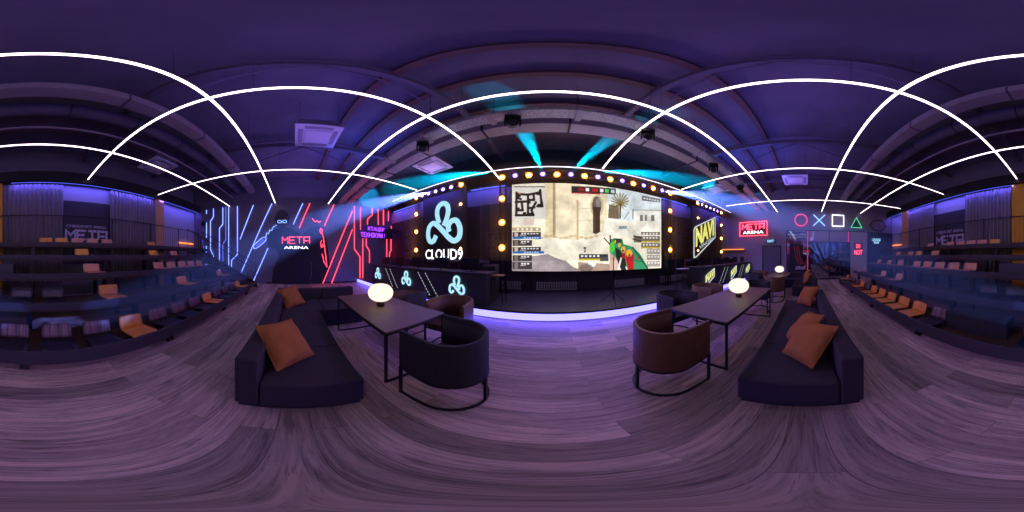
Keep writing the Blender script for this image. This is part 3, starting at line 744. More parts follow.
def navi(o, w, h, sc, par_, d=0):
    """slanted shield: yellow blocks of NAVI over a white strip"""
    u, v = Vector((1, 0, 0)), Vector((0, 0, 1)); o = Vector(o)
    q = lambda a, b: (a * w, (b * .62 + a * .38) * h)      # rising slant
    fr_ = [q(0, 0), q(.10, -.03), q(1, .18), q(1, 1), q(.05, 1), q(0, .92)]
    obj('logo_outline', MB().ribbon(fr_, .035 * sc, o, u, v, .02, True), M['logo_pale'], par_)
    ym = text_mb('NAVI', o + Vector((0, -.006, 0)), u, v, 1, 1, 0, lambda a, b: q(.07 + a * .87, .30 + b * .66), .05)
    obj('logo_letters', ym, M['logo_yellow'], par_)
    st = text_mb('VINCERE', o + Vector((0, -.006, 0)), u, v, 1, 1, 0, lambda a, b: q(.22 + a * .70, .14 + b * .13))
    obj('logo_subword', st, M['logo_pale'], par_)
    obj('logo_backing', MB().prism([q(.05, .32), q(.95, .32), q(.95, .95), q(.05, .95)], o + Vector((0, .012, 0)), u, v, -.01), P('backing_olive', (.10, .10, .02), .6), par_)
t = thing('shield_banner', 'black banner with a slanted yellow NAVI logo in a pale outline', 'banner', (7.35, 5.20, 0))
obj('panel', MB().box(-1.15, 1.15, .04, .10, 1.15, 4.15), M['black_matte'], t, bevel=.01)
navi((-1.0, .02, 1.42), 2.0, 2.45, 1.6, t)

def counter(xa, xb, mids, slashes, label, kind):
    L = xb - xa; t = thing('esports_counter', label, 'counter', (xa, 3.64, SZ))
    obj('front_panel', MB().box(0, L, 0, .03, 0, .80), M['counter'], t)
    obj('worktop', MB().box(-.03, L + .03, -.03, .72, .80, .845), M['black_matte'], t, bevel=.006)
    obj('end_panel', MB().box(0, .03, .03, .70, 0, .80), M['black_matte'], t); obj('end_panel', MB().box(L - .03, L, .03, .70, 0, .80), M['black_matte'], t)
    for x in mids:
        if kind == 'cloud': obj('logo', cloud_mb((x - xa - .27, -.024, .25), .48, .48), M['logo_blue'], t)
        else: navi((x - xa - .34, -.025, .10), .62, .66, .5, t)
    for x in slashes:
        for dx in (-.16, .16):
            mb = MB()
            for q in range(9):
                z = .06 + q * .08; sg = -1 if kind == 'cloud' else 1
                mb.ribbon([(x - xa + dx + sg * (z - .4) * .75, z), (x - xa + dx + sg * (z + .05 - .4) * .75, z + .05)], .012, (0, -.002, 0), (1, 0, 0), (0, 0, 1), .006)
            obj('dotted_slash', mb, M['logo_pale'], t)
counter(-6.95, -1.5, (-6.35, -4.36, -2.30), (-5.35, -3.4), 'long dark players counter with three light blue cloud logos', 'cloud')
counter(4.85, 10.3, (5.45, 7.65, 9.7), (6.6, 8.65), 'long dark players counter with three yellow slanted logos', 'navi')

def monitor(x, label, rz=PI):
    t = thing('monitor', label, 'monitor', (x, 3.98, SZ + .845), 0, 'monitors on the players counters')
    obj('screen_back', MB().box(-.27, .27, -.02, .02, .07, .38), M['black'], t, bevel=.01)
    obj('stand', MB().box(-.02, .02, .02, .04, .01, .25), M['black'], t)
    obj('foot', MB().box(-.12, .12, -.07, .12, 0, .012), M['black'], t)
    return t
mm = monitor(-6.3, 'black monitor on the cloud logo counter, first from the neon wall')
for i, x in enumerate((-5.25, -4.2, -3.15, -2.1)): dup(mm, (x, 3.98, SZ + .845), 0, 'black monitor on the cloud logo counter, %s from the neon wall' % ordn[i + 1])
for i, x in enumerate((5.4, 6.45, 7.5, 8.55, 9.6)): dup(mm, (x, 3.98, SZ + .845), 0, 'black monitor on the yellow logo counter, %s from the screen side' % ordn[i])
def gchair(x, label):
    t = thing('gaming_chair', label, 'chair', (x, 4.75, SZ), 0, 'gaming chairs behind the counters')
    bm_ = MB().box(-.24, .24, -.06, .06, .50, 1.12); 
    obj('backrest', bm_, P('maroon_vinyl', (.06, .012, .03), .5) if 'maroon_vinyl' not in bpy.data.materials else bpy.data.materials['maroon_vinyl'], t, bevel=.05, seg=3)
    obj('headrest', MB().box(-.14, .14, -.10, -.05, .94, 1.07), M['black_matte'], t, bevel=.03)
    obj('seat', MB().box(-.25, .25, -.45, .05, .42, .52), M['black_matte'], t, bevel=.04)
    for s in (-1, 1): obj('armrest', MB().box(s * .30 - .03, s * .30 + .03, -.35, -.05, .66, .70), M['black'], t, bevel=.01)
    obj('gas_post', MB().tube([(0, -.2, .08), (0, -.2, .42)], .03, 10), M['black'], t)
    mb = MB()
    for q in range(5): a = q * 2 * PI / 5; mb.tube([(0, -.2, .10), (.28 * math.cos(a), -.2 + .28 * math.sin(a), .05)], .018, 6)
    obj('star_base', mb, M['black'], t)
    for q in range(5): a = q * 2 * PI / 5; obj('caster', MB().tube([(.28 * math.cos(a) - .015, -.2 + .28 * math.sin(a), .03), (.28 * math.cos(a) + .015, -.2 + .28 * math.sin(a), .03)], .03, 10), M['black'], t)
    return t
gc = gchair(-6.3, 'dark maroon gaming chair behind the cloud logo counter, first from the neon wall')
for i, x in enumerate((-5.25, -4.2, -3.15, -2.1)): dup(gc, (x, 4.75, SZ), 0, 'dark maroon gaming chair behind the cloud logo counter, %s from the neon wall' % ordn[i + 1])
for i, x in enumerate((5.4, 6.45, 7.5, 8.55, 9.6)): dup(gc, (x, 4.75, SZ), 0, 'dark maroon gaming chair behind the yellow logo counter, %s from the screen' % ordn[i])

# stands and speakers on the stage
t = thing('tripod_stand', 'thin black tripod stand on the stage before the right half of the screen', 'stand', (1.62, 3.95, SZ))
obj('pole', MB().tube([(0, 0, .1), (0, 0, 1.25)], .012, 8), M['black'], t)
for q in range(3):
    a = q * 2 * PI / 3 + .3; obj('leg', MB().tube([(0, 0, .32), (.36 * math.cos(a), .36 * math.sin(a), .015)], .011, 6), M['black'], t)
obj('collar', MB().tube([(0, 0, .26), (0, 0, .36)], .025, 8), M['black'], t)
def speaker(x, y, z, label, h=.9, w=.42, rz=0):
    t = thing('loudspeaker', label, 'speaker', (x, y, z), rz)
    obj('cabinet', MB().box(-w / 2, w / 2, -.2, .2, 0, h), M['black_matte'], t, bevel=.02)
    obj('grille', MB().box(-w / 2 + .03, w / 2 - .03, -.215, -.19, .03, h - .03), M['dark_metal'], t, bevel=.01)
    obj('woofer', MB().tube([(0, -.22, h * .32), (0, -.205, h * .32)], w * .33, 20), M['black'], t)
speaker(-1.75, 4.6, SZ, 'black stage loudspeaker standing between the cloud counter and the screen', 1.0, .42)
t = thing('bar_stool', 'tall stool with a small wooden seat beside the cloud logo counter', 'stool', (-1.35, 4.1, SZ))
obj('seat', MB().box(-.16, .16, -.16, .16, .74, .77), P('stool_wood', (.34, .16, .08), .5), t, bevel=.012)
for sx in (-1, 1):
    for sy in (-1, 1): obj('leg', MB().tube([(sx * .12, sy * .12, .74), (sx * .17, sy * .17, 0)], .011, 6), M['black'], t)
obj('footrest', MB().tube([(-.15, -.15, .28), (.15, -.15, .28), (.15, .15, .28), (-.15, .15, .28)], .008, 6, True), M['black'], t)
t = thing('bar_stool', 'tall stool standing at the screen end of the yellow logo counter', 'stool', (4.4, 4.15, SZ))
obj('seat', MB().box(-.2, .2, -.16, .16, .78, .81), M['print_grey'], t, bevel=.012)
for sx in (-1, 1):
    for sy in (-1, 1): obj('leg', MB().tube([(sx * .14, sy * .12, .78), (sx * .18, sy * .17, 0)], .011, 6), M['black'], t)
obj('footrest', MB().tube([(-.16, -.15, .28), (.16, -.15, .28), (.16, .15, .28), (-.16, .15, .28)], .008, 6, True), M['black'], t)
t = thing('wall_speaker', 'black wall speaker hung in the stage corner beside the red neon', 'speaker', (-8.3, 5.45, 2.55))
obj('cabinet', MB().box(-.2, .2, -.2, .2, 0, .62), M['black_matte'], t, bevel=.02, rot=(0, 0, .6)); obj('bracket', MB().tube([(0, 0, .3), (-.3, .1, .35)], .02), M['black'], t)
t = thing('wall_speaker', 'round black wall speaker in the corner by the first blue neon lines', 'speaker', (XL + .18, -5.25, 3.5))
obj('cabinet', MB().lathe([(.10, -.14), (.17, -.06), (.17, .06), (.10, .14)], 18), M['black'], t, smooth=True, rot=(0, 1.4, .4)); obj('bracket', MB().tube([(0, 0, 0), (-.17, 0, 0)], .02), M['black'], t)
# steel cables by the screen
for px_, l in ((481, 'thin pale hanging cable left of the screen'), (676, 'thin pale hanging cable right of the screen')):
    p = onY(px_, 240, 5.75); o = obj('hanging_cable', MB().tube([(p.x, 5.75, SZ), (p.x, 5.75, 4.6)], .008, 6), M['print_grey']); tag(o, l, 'cable')

# =================================================================== NEON WALL (left)
WX = XL + .035
def Lw(px, py): return onX(px, py, WX)
def neon(pts, mat, label, r=.017, sm=False):
    p3 = [Lw(*p) for p in pts]; c = sum(p3, Vector()) / len(p3)
    t = thing('neon_tube', label, 'neon light', c, 0, 'neon tubes on the mural wall')
    q = [p - c for p in p3]
    obj('glass_tube', MB().tube(q, r, 8), M[mat], t, smooth=True)
    for e_ in (q[0], q[-1]): obj('tube_clip', MB().box(-.034, 0, e_.y - .02, e_.y + .02, e_.z - .02, e_.z + .02), M['black'], t)
neon([(202.3, 240), (203.6, 246.5), (203.2, 262)], 'blue_dim', 'dim bent blue neon tube in the corner beside the pale wall, low')
neon([(206.5, 210), (206.5, 214)], 'blue', 'tiny vertical blue neon piece above the round speaker')
neon([(206.5, 222.5), (206.5, 237.7)], 'blue', 'short vertical blue neon tube right of the round speaker')
neon([(206.3, 246), (206.3, 272)], 'blue', 'vertical blue neon tube low beside the bleacher end')
neon([(213.4, 208.5), (213.4, 216.7), (210.5, 221.3), (210.5, 249.5), (213.5, 256), (213.7, 263)], 'blue', 'blue neon tube with two bends, first of the bent ones from the bleachers')
neon([(222.8, 207.5), (222.8, 224.3), (219.4, 228.4), (219.4, 272)], 'blue', 'blue neon tube with one bend near its top')
neon([(225.7, 206.7), (225.7, 240), (222.8, 244), (222.8, 266)], 'blue_dim', 'dim blue neon tube with a small bend halfway down', .03)
neon([(228.6, 206.7), (228.6, 271)], 'blue', 'long straight vertical blue neon tube, brightest of the blue verticals')
neon([(237.4, 206), (237.4, 254.6), (231.5, 260.5), (231.2, 281)], 'blue', 'blue neon tube bending sideways low, behind the stair railing')
neon([(253.5, 205), (240, 239.5)], 'blue', 'short slanted blue neon tube, first slanted one from the bleachers')
neon([(272, 203.5), (237, 282)], 'blue', 'longest slanted blue neon tube, crossing the capsule shape')
neon([(268, 248), (253, 282)], 'blue', 'short slanted blue neon tube low, at the feet of the first figure')
neon([(302.9, 203.3), (293.2, 224.4)], 'blue', 'slanted blue neon tube between the two painted heads')
neon([(310, 203.3), (299.2, 228.2)], 'red', 'slanted red neon tube between the two painted heads')
neon([(334, 204.6), (324.4, 226)], 'red', 'slanted red neon tube right of the second painted head')
neon([(352.5, 211), (322.9, 283.4)], 'red', 'longest slanted red neon tube of the wall')
neon([(352.5, 229.3), (331.5, 283.4)], 'red', 'slanted red neon tube, lower and nearer the stage than the longest')
neon([(354.4, 206), (354.4, 249), (360, 256.6), (360, 278)], 'red', 'long red neon tube with a low bend, first red vertical')
neon([(360.5, 207.6), (360.5, 229.8)], 'red', 'straight red neon tube above the start of the violet lettering')
neon([(372.2, 208), (372.2, 215), (367.5, 219.3), (367.5, 224.5)], 'red', 'bent red neon tube above the violet lettering')
neon([(378.3, 209.3), (378.3, 225)], 'red', 'straight red neon tube above the middle of the violet lettering')
neon([(383.5, 210), (383.5, 225)], 'red', 'straight red neon tube above the end of the violet lettering', .026)
neon([(388.4, 211), (388.4, 221)], 'red', 'shortest straight red neon tube beside the stage corner, high')
neon([(391.3, 226), (391.3, 232)], 'red', 'tiny red neon piece in the stage corner, above lettering end')
neon([(362.8, 238.5), (362.8, 279)], 'red', 'straight red neon tube below the start of the violet lettering')
neon([(366.3, 238.5), (366.3, 246), (369.5, 251), (369.5, 263)], 'red', 'bent red neon tube below the start of the violet lettering')
neon([(386.8, 239), (386.8, 262)], 'red', 'straight red neon tube below the end of the violet lettering')
neon([(391, 239), (391, 250.5), (389.6, 253), (389.6, 257)], 'red', 'small bent red neon tube lowest in the stage corner')

def wallpoly(name, px_pts, mat, x=XL + .002, d=.006):
    pts = [onX(a, b, XL) for a, b in px_pts]
    return MB().prism([(p.y, p.z) for p in pts], (x, 0, 0), (0, 1, 0), (0, 0, 1), d)
silh = P('mural_paint', (.018, .016, .028), .8); silh2 = P('mural_paint_grey', (.05, .045, .065), .8)
def circ(cx, cy, rx, ry, n=20): return [(cx + rx * math.cos(2 * PI * i / n), cy + ry * math.sin(2 * PI * i / n)) for i in range(n)]
t = thing('mural_figure', 'dark painted figure with glowing blue glasses holding a capsule', 'mural')
obj('body_print', wallpoly('a', [(277, 229), (284, 227), (292, 229), (300, 234), (312, 240), (318, 252), (322, 262), (322, 284.5), (271.5, 284.5), (273, 270), (279, 256), (276, 249), (268, 247), (267, 236), (271, 231)], silh), silh, t)
obj('head_print', wallpoly('a', circ(282, 219, 7.2, 9), silh, XL + .004), silh2, t)
obj('glasses', MB().tube([Lw(*p) for p in circ(279.6, 221.7, 2.1, 1.3, 10)], .014, 6, True).tube([Lw(*p) for p in circ(284.6, 221.5, 2.1, 1.3, 10)], .014, 6, True), M['bluewhite'], t)
obj('capsule', MB().tube([Lw(*p) for p in [(254, 248.5), (253.4, 246), (255, 243.8), (262.5, 237.6), (265.5, 237), (266.3, 239.4), (264.6, 241.8), (257, 248)]], .016, 6, True), M['blue'], t)
obj('capsule_core', MB().tube([Lw(255.8, 246.3), Lw(264, 239.5)], .045, 8), M['blue_dim'], t)
obj('arm_line', MB().tube([Lw(*p) for p in [(266, 237), (266.5, 233), (268.8, 233.5), (269.5, 230), (272, 230.5), (273, 227), (276, 225.5), (277, 225)]], .013, 6), M['bluewhite'], t)
t = thing('mural_figure', 'dark painted figure with glowing red glasses and red gun', 'mural')
obj('body_print', wallpoly('a', [(308, 229), (314, 226.5), (321, 227), (325, 232), (328, 250), (330, 268), (324, 284.5), (322.5, 284.5), (322, 262), (318, 252), (312, 240), (303, 234)], silh, XL + .003), silh, t)
obj('head_print', wallpoly('a', circ(316.5, 217, 5.2, 7.5), silh, XL + .004), silh2, t)
obj('glasses', MB().tube([Lw(*p) for p in [(312.2, 218.2), (313.5, 220.2), (315.5, 222), (317, 220.8), (318.5, 222.2), (321, 221)]], .018, 6), M['red'], t)
obj('gun_outline', MB().tube([Lw(*p) for p in [(321, 228), (319.8, 231), (321.3, 234), (322.8, 230.5), (321, 228), (323.5, 238), (326.5, 262), (327, 267), (324, 262), (323, 257), (322, 254)]], .016, 6).tube([Lw(*p) for p in [(322, 240), (320.5, 243), (321.5, 247.5), (323.5, 246), (322, 244)]], .016, 6), M['red'], t)
obj('leg_line', MB().tube([Lw(*p) for p in [(311, 262), (311.5, 272), (310.5, 278), (310.8, 284)]], .006, 5), M['print_grey'], t)

def Lbox(px0, px1, py0, py1):
    a = Lw(px0, (py0 + py1) / 2); b = Lw(px1, (py0 + py1) / 2); m_ = (px0 + px1) / 2
    return a.y, Lw(m_, py1).z, b.y - a.y, Lw(m_, py0).z - Lw(m_, py1).z
U, V = (0, 1, 0), (0, 0, 1)
y, z, w, h = Lbox(282.3, 309.5, 237, 243.4)
t = thing('neon_sign', 'red META neon sign with white ARENA below, over the painted figures', 'sign', (WX, y, z))
obj('neon_word', block_mb('META', (0, 0, 0), U, V, w, h, .035, .02), M['red'], t)
y2, z2, w2, h2 = Lbox(284, 308.5, 246.2, 248.8)
obj('lit_word', text_mb('ARENA', (0, y2 - y, z2 - z), U, V, w2, h2, .004), M['white'], t)
obj('sign_backing', MB().box(-.02, -.005, -.1, w + .1, z2 - z - .1, h + .1), silh, t)
y, z, w, h = Lbox(360.5, 394, 227, 237.8)
w = min(w, YF - .1 - y)
t = thing('neon_sign', 'violet two-line cyrillic neon lettering among the red tubes', 'sign', (WX, y, z))
obj('neon_letters', text_mb('КТАЦЕРИ', (0, w * .22, h * .54), U, V, w * .62, h * .42, .03), M['violet'], t)
obj('neon_letters', text_mb('ТЕХНІКУМ НТУ', (0, 0, 0), U, V, w, h * .42, .03), M['violet'], t)
obj('sign_backing', MB().box(-.03, .0, -.05, w + .05, -.06, h + .04), P('violet_acrylic', (.10, .02, .25), .4), t)

# =================================================================== RIGHT WALL SIGNS
RX = XR - .12
def Rw(px, py): return onX(px, py, RX)
def Rbox(px0, px1, py0, py1):
    m_ = (px0 + px1) / 2; a = Rw(px0, 240); b = Rw(px1, 240)
    return a.y, Rw(m_, py1).z, abs(b.y - a.y), Rw(m_, py0).z - Rw(m_, py1).z
UR = (0, -1, 0)
def shape_pos(px, py): p = Rw(px, py); return (RX, p.y, p.z)
def sh(name, label, px, py, pts, mat, closed=True, extra=None):
    c = shape_pos(px, py); t = thing(name, label, 'neon light', c)
    for pp in pts: obj('neon_outline', MB().ribbon(pp, .045, (0, 0, 0), UR, V, .04, closed), M[mat], t)
    for yy in (-.2, .2): obj('stand_off', MB().tube([(.02, yy, .2), (.11, yy, .2)], .012), M['black'], t)
    return t
sh('neon_circle', 'pink neon circle on the wall above the glass partition', 801, 220.1, [[(.385 * math.cos(a), .385 * math.sin(a)) for a in [2 * PI * i / 40 for i in range(40)]]], 'frame_pink')
sh('neon_cross', 'light blue neon cross on the wall above the glass partition', 819.2, 220.3, [[(-.37, -.37), (.37, .37)], [(-.37, .37), (.37, -.37)]], 'bluewhite', False)
sh('neon_square', 'white neon square on the wall above the glass partition', 838, 220.7, [[(-.37, -.37), (.37, -.37), (.37, .37), (-.37, .37)]], 'white')
t = sh('neon_triangle', 'green neon triangle on the wall above the glass partition', 856.4, 223, [[(-.38, -.32), (.38, -.32), (0, .36)]], 'green')
obj('triangle_fill', MB().prism([(-.33, -.29), (.33, -.29), (0, .30)], (.05, 0, 0), UR, V, .01), P('green_acrylic', (.01, .09, .04), .5), t)
y, z, w, h = Rbox(740, 767, 222, 235.6)
t = thing('neon_sign', 'red framed META ARENA neon sign on the wall above the exit door', 'sign', (RX, y, z))
obj('neon_frame', MB().ribbon([(0, 0), (w, 0), (w, h), (0, h)], .05, (0, 0, 0), UR, V, .03, True), M['red'], t)
obj('neon_word', block_mb('META', (0, -w * .1, h * .46), UR, V, w * .8, h * .38, .07, .03), M['red'], t)
obj('lit_word', text_mb('ARENA', (-.03, -w * .12, h * .14), UR, V, w * .76, h * .2, 0), M['white'], t)
obj('sign_backing', MB().box(.04, .07, -w, 0, 0, h), P('red_acrylic', (.14, .02, .03), .5), t)
y, z, w, h = Rbox(766, 775.5, 239.2, 242.8)
t = thing('exit_sign', 'small lit blue-white EXIT sign over the grey door', 'sign', (RX, y, z))
obj('sign_box', MB().box(0, .08, -w, 0, 0, h), P('sign_box', (.05, .12, .18), .5), t)
obj('sign_letters', text_mb('EXIT', (-.004, -.1, .04), UR, V, w - .2, h - .08, 0), M['cyan_sign'], t)
y, z, w, h = Rbox(872, 880.5, 238.5, 243.5)
t = thing('lit_sign', 'small lit blue-white two-line sign on the dark wall beyond the glass', 'sign', (RX, y, z))
obj('sign_letters', text_mb('LOUNGE', (0, 0, h * .5), UR, V, w, h * .5, 0), M['cyan_sign'], t)
obj('sign_letters', text_mb('zone', (0, -w * .2, 0), UR, V, w * .6, h * .4, 0), M['cyan_sign'], t)
obj('sign_backing', MB().box(.004, .1, -w - .05, .05, -.05, h + .05), M['black_matte'], t)
y, z, w, h = Rbox(854, 862, 243, 255.5)
t = thing('neon_sign', 'small glowing red lettering on the pale pier beside the glass', 'sign', (RX - .06, y, z))
obj('neon_letters', text_mb('DO', (0, -w * .25, h * .58), UR, V, w * .5, h * .32, 0), M['red'], t)
obj('neon_letters', text_mb('NOT', (0, 0, .05), UR, V, w, h * .38, 0), M['red'], t)
obj('sign_backing', MB().box(.003, .015, -w - .04, .04, 0, h), P('red_backing', (.3, .05, .05), .5), t)
# poster left of the glass
y, z, w, h = Rbox(789.5, 803, 244, 275)
t = thing('lit_poster', 'dark poster with red zigzag stripes over a white shape by the door', 'poster', (RX - .02, y, z))
obj('poster_panel', MB().box(0, .03, -w, 0, 0, h), M['black_matte'], t)
for dx in (0, .14, .28): obj('red_stripe', MB().ribbon([(.25 + dx, h * .95), (.38 + dx, h * .7), (.34 + dx, h * .62), (.62 + dx, h * .34)], .05, (-.004, 0, 0), UR, V, .004), P('poster_red', (.5, .03, .06), .5) if 'poster_red' not in bpy.data.materials else bpy.data.materials['poster_red'], t)
obj('white_shape', MB().prism([(.35, h * .18), (1.0, h * .18), (1.05, h * .34), (.8, h * .26), (.6, h * .3), (.42, h * .28)], (-.006, 0, 0), UR, V, .004), M['wall_pale'], t)
# hexagon frame
p = Rw(878, 225.5)
t = thing('hexagon_frame', 'large unlit black hexagon frame on the dark wall corner', 'wall decoration', (RX, p.y, p.z))
obj('frame_bar', MB().ribbon([(.62 * math.cos(a), .42 * math.sin(a)) for a in [i * PI / 3 for i in range(6)]], .05, (0, 0, 0), UR, V, .05, True), M['black'], t)
struct('trim_60', MB().box(XR - .07, XR, YB + .1, onX(868.5, 250, XR).y, 0, 3.15), M['wall_dark'])
# pink upright neon at the glass mullions
for px_, z0, z1, l in ((807.6, .3, 3.1, 'upright pink neon strip on the first glass post from the door'), (848.8, 2.4, 3.1, 'short pink neon strip high on the last glass post')):
    p = Rw(px_, 250); o = obj('neon_strip', MB().box(-.02, .02, -.028, .028, 0, z1 - z0), E('neon_pink_soft', (.9, .04, .2), .7) if 'neon_pink_soft' not in bpy.data.materials else bpy.data.materials['neon_pink_soft'], loc=(GX - .06, p.y, z0)); tag(o, l, 'neon light')
# amber strips
o = obj('amber_strip', MB().box(-.03, .03, -.85, .85, 0, .05), M['ember'], loc=(XR - .06, 5.0, 1.93)); tag(o, 'amber light strip low on the wall between stage and exit door', 'light')
o = obj('shelf', MB().box(XR - .14, XR, 4.1, YF - .1, 1.87, 1.92), M['wall_dark']); tag(o, 'dark ledge carrying the amber light strip behind the yellow logo counter', 'shelf')
for xa, xb, l in ((-8.4, -7.0, 'flickering amber light strip on the landing near the neon wall'), (9.0, 10.15, 'flickering amber light strip on the landing near the glass wall')):
    o = obj('amber_strip', MB().box((xa - xb) / 2, (xb - xa) / 2, -.03, .03, 0, .07), M['ember'], loc=((xa + xb) / 2, -5.98, 2.22)); tag(o, l, 'light')

# META prints on the back wall (seen from the front: mirrored text axis)
def backprint(pa, pb, label, y1, y2, y3, y4):
    Y = -5.955; xa, xb = backX(pa, Y), backX(pb, Y)  # photo-left, photo-right
    w = abs(xa - xb); d = math.hypot((xa + xb) / 2, Y); zf = lambda py: CAMZ + d * math.tan(elev(py))
    t = thing('wall_logo', label, 'logo', (xa, Y, 0), 0, 'grey META prints on the back wall')
    ub = (-1, 0, 0)
    obj('logo_word', block_mb('META', (0, 0, zf(y4)), ub, V, w, zf(y3) - zf(y4), .09, .004, .22), M['print_grey'], t)
    obj('logo_subword', text_mb('CYBERSPORT ARENA', (0, .004, zf(y2)), ub, V, w, zf(y1) - zf(y2), 0), M['print_grey'], t)
backprint(66, 106.5, 'grey META print on dark wall between the two curtains nearer the neon wall', 225.4, 228, 231, 239.5)
backprint(936.5, 963, 'grey META print on dark wall between the two curtains nearer the glass wall', 230, 233, 236, 244)

# =================================================================== BLEACHERS
NX0, NX1 = -6.3, 8.5; PITCH, RISE, Y1, Z1 = .80, .40, -1.75, .32
t = thing('bleachers', 'dark five-tier bleachers with wooden decks below the curtains', 'bleachers', (0, 0, 0))
for k in range(5):
    y0 = Y1 - k * PITCH; z = Z1 + k * RISE; xa = NX0 if k < 4 else XL + .05; xb = NX1 if k < 4 else XR - .2
    yb = y0 - PITCH - (.12 if k < 4 else .0)
    obj('deck', MB().box(xa, xb, yb, y0 - .04, z - .15, z - .10), M['deck'], t)
    fh = .20 if k == 0 else .11
    obj('fascia', MB().box(xa, xb, y0 - .04, y0, z - fh, z + .01), M['fascia'], t, bevel=.004, seg=1)
    for x in np.arange(NX0 + .3, NX1, 2.05):
        obj('post', MB().box(x - .05, x + .05, y0 - .30, y0 - .2, 0, z - .15), M['black'], t)
        if k == 0: obj('wheel', MB().tube([(x - .05, y0 - .06, .05), (x - .02, y0 - .06, .05)], .05, 12).tube([(x + .02, y0 - .06, .05), (x + .05, y0 - .06, .05)], .05, 12), M['black'], t)
# dark boarding closing the underside, as a back skirt
obj('skirt', MB().box(NX0, NX1, Y1 - .62, Y1 - .58, 0, Z1 - .16), M['black_matte'], t)

# railing behind the top row
t = thing('railing', 'thin black railing with upright bars behind the top bleacher row', 'railing', (0, -5.68, Z1 + 4 * RISE - .10))
obj('handrail', MB().tube([(XL + .1, 0, 1.14), (XR - .3, 0, 1.14)], .018, 8), M['black'], t)
obj('bottom_rail', MB().tube([(XL + .1, 0, .1), (XR - .3, 0, .1)], .01, 6), M['black'], t)
mb = MB()
for x in np.arange(XL + .1, XR - .3, .16): mb.tube([(x, 0, .1), (x, 0, 1.14)], .005, 5)
o = obj('bars', mb, M['black'], t); o['kind'] = 'stuff'
for x in np.arange(XL + .1, XR - .3, 1.92): obj('post', MB().box(x - .018, x + .018, -.018, .018, 0, 1.14), M['black'], t)
# side stairs at the neon wall end with handrails
t = thing('side_stairs', 'dark steps climbing beside the bleachers along the neon wall', 'stairs', (0, 0, 0))
for k in range(7):
    z = .24 * (k + 1); y0 = -1.75 - .45 * k
    obj('tread', MB().box(-7.7, -6.42, y0 - .46, y0, z - .05, z), M['deck'], t)
    obj('riser', MB().box(-7.7, -6.42, y0 - .46, y0 - .44, z, z + .16), M['fascia'], t)
obj('stringer', MB().prism([(-1.78, 0), (-1.78, .2), (-4.9, 1.85), (-4.9, 1.5), (-2.2, 0)], (-7.74, 0, 0), (0, 1, 0), (0, 0, 1), .04), M['black'], t)
for x, l in ((-6.36, 'black sloping stair railing beside the bleacher ends near the neon wall'), (-7.78, 'black sloping stair railing closest to the blue neon tubes')):
    t = thing('stair_railing', l, 'railing', (x, 0, 0), 0, 'stair railings near the neon wall')
    obj('handrail', MB().tube([(0, -1.8, 1.1), (0, -4.9, 2.85)], .018, 8), M['black'], t)
    for q in range(5):
        y = -1.85 - q * .75; obj('post', MB().tube([(0, y, max(0, (-1.85 - y) * .5)), (0, y, 1.11 + (-1.8 - y) * .5645)], .014, 6), M['black'], t)
    obj('mid_rail', MB().tube([(0, -1.8, .6), (0, -4.9, 2.35)], .010, 8), M['black'], t)
# technical box on first deck
o = obj('flight_case', MB().box(-.55, .55, -.2, .2, 0, .30), M['black_matte'], bevel=.012, loc=(1.3, -2.32, Z1 - .10)); tag(o, 'long low black box in the gap of the front bleacher row', 'box')
o = obj('flight_case', MB().box(-.45, .45, -.15, .15, 0, .3), M['dark_metal'], bevel=.012, loc=(.98, -3.55 - .1, Z1 + 2 * RISE - .10)); tag(o, 'dark grey box on the third bleacher deck below the ochre column', 'box')

def make_seat(m1, m2, name='stadium_seat'):
    t = thing(name, 'seat', 'seat', (0, 0, 0), 0, 'plastic bucket seats on the bleachers')
    W, Dp, th = .205, .37, .018
    def shell(path, wf):
        mb = MB(); vs = []; n = 7
        for side in (0, 1):
            for (y, z), wq in zip(path, wf):
                for j in range(n):
                    q = j / (n - 1) * 2 - 1; lift = .022 * abs(q) ** 2.5
                    vs.append((q * wq, y + (lift if path[0][1] != path[-1][1] and abs(path[-1][1] - path[0][1]) > .15 else 0), z + lift * (0 if abs(path[-1][1] - path[0][1]) > .15 else 1) - side * 0))
        k = len(path); fs = [(r * n + j, r * n + j + 1, (r + 1) * n + j + 1, (r + 1) * n + j) for r in range(k - 1) for j in range(n - 1)]
        return MB().add(vs[:k * n], fs)
    pan = shell([(.20, .085), (.18, .105), (.0, .092), (-.14, .085), (-.19, .10)], [W * .93, W, W, W * .98, W * .95])
    o = obj('seat_pan', pan, m1, t, smooth=True); s = o.modifiers.new('th', 'SOLIDIFY'); s.thickness = th
    bk = shell([(-.18, .10), (-.20, .14), (-.22, .21), (-.245, .28), (-.262, .292)], [W * .95, W, W, W * .97, W * .90])
    o = obj('backrest', bk, m2, t, smooth=True); s = o.modifiers.new('th', 'SOLIDIFY'); s.thickness = th
    obj('mount', MB().box(-.13, .13, -.12, .02, 0, .08), M['black'], t)
    return t
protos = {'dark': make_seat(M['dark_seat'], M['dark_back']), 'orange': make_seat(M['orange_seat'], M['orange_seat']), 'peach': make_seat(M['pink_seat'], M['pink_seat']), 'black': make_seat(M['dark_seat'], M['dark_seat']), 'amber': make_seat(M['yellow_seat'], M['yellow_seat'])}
used = {}
rows = {0: [], 1: [], 2: [], 3: [], 4: []}
x = .32
front = {-5.97: 'amber', -3.70: 'orange', -1.42: 'orange', 2.60: 'orange', 3.17: 'orange', 3.73: 'orange', 4.30: 'orange', 4.87: 'orange', 5.95: 'orange', 8.1: 'orange'}
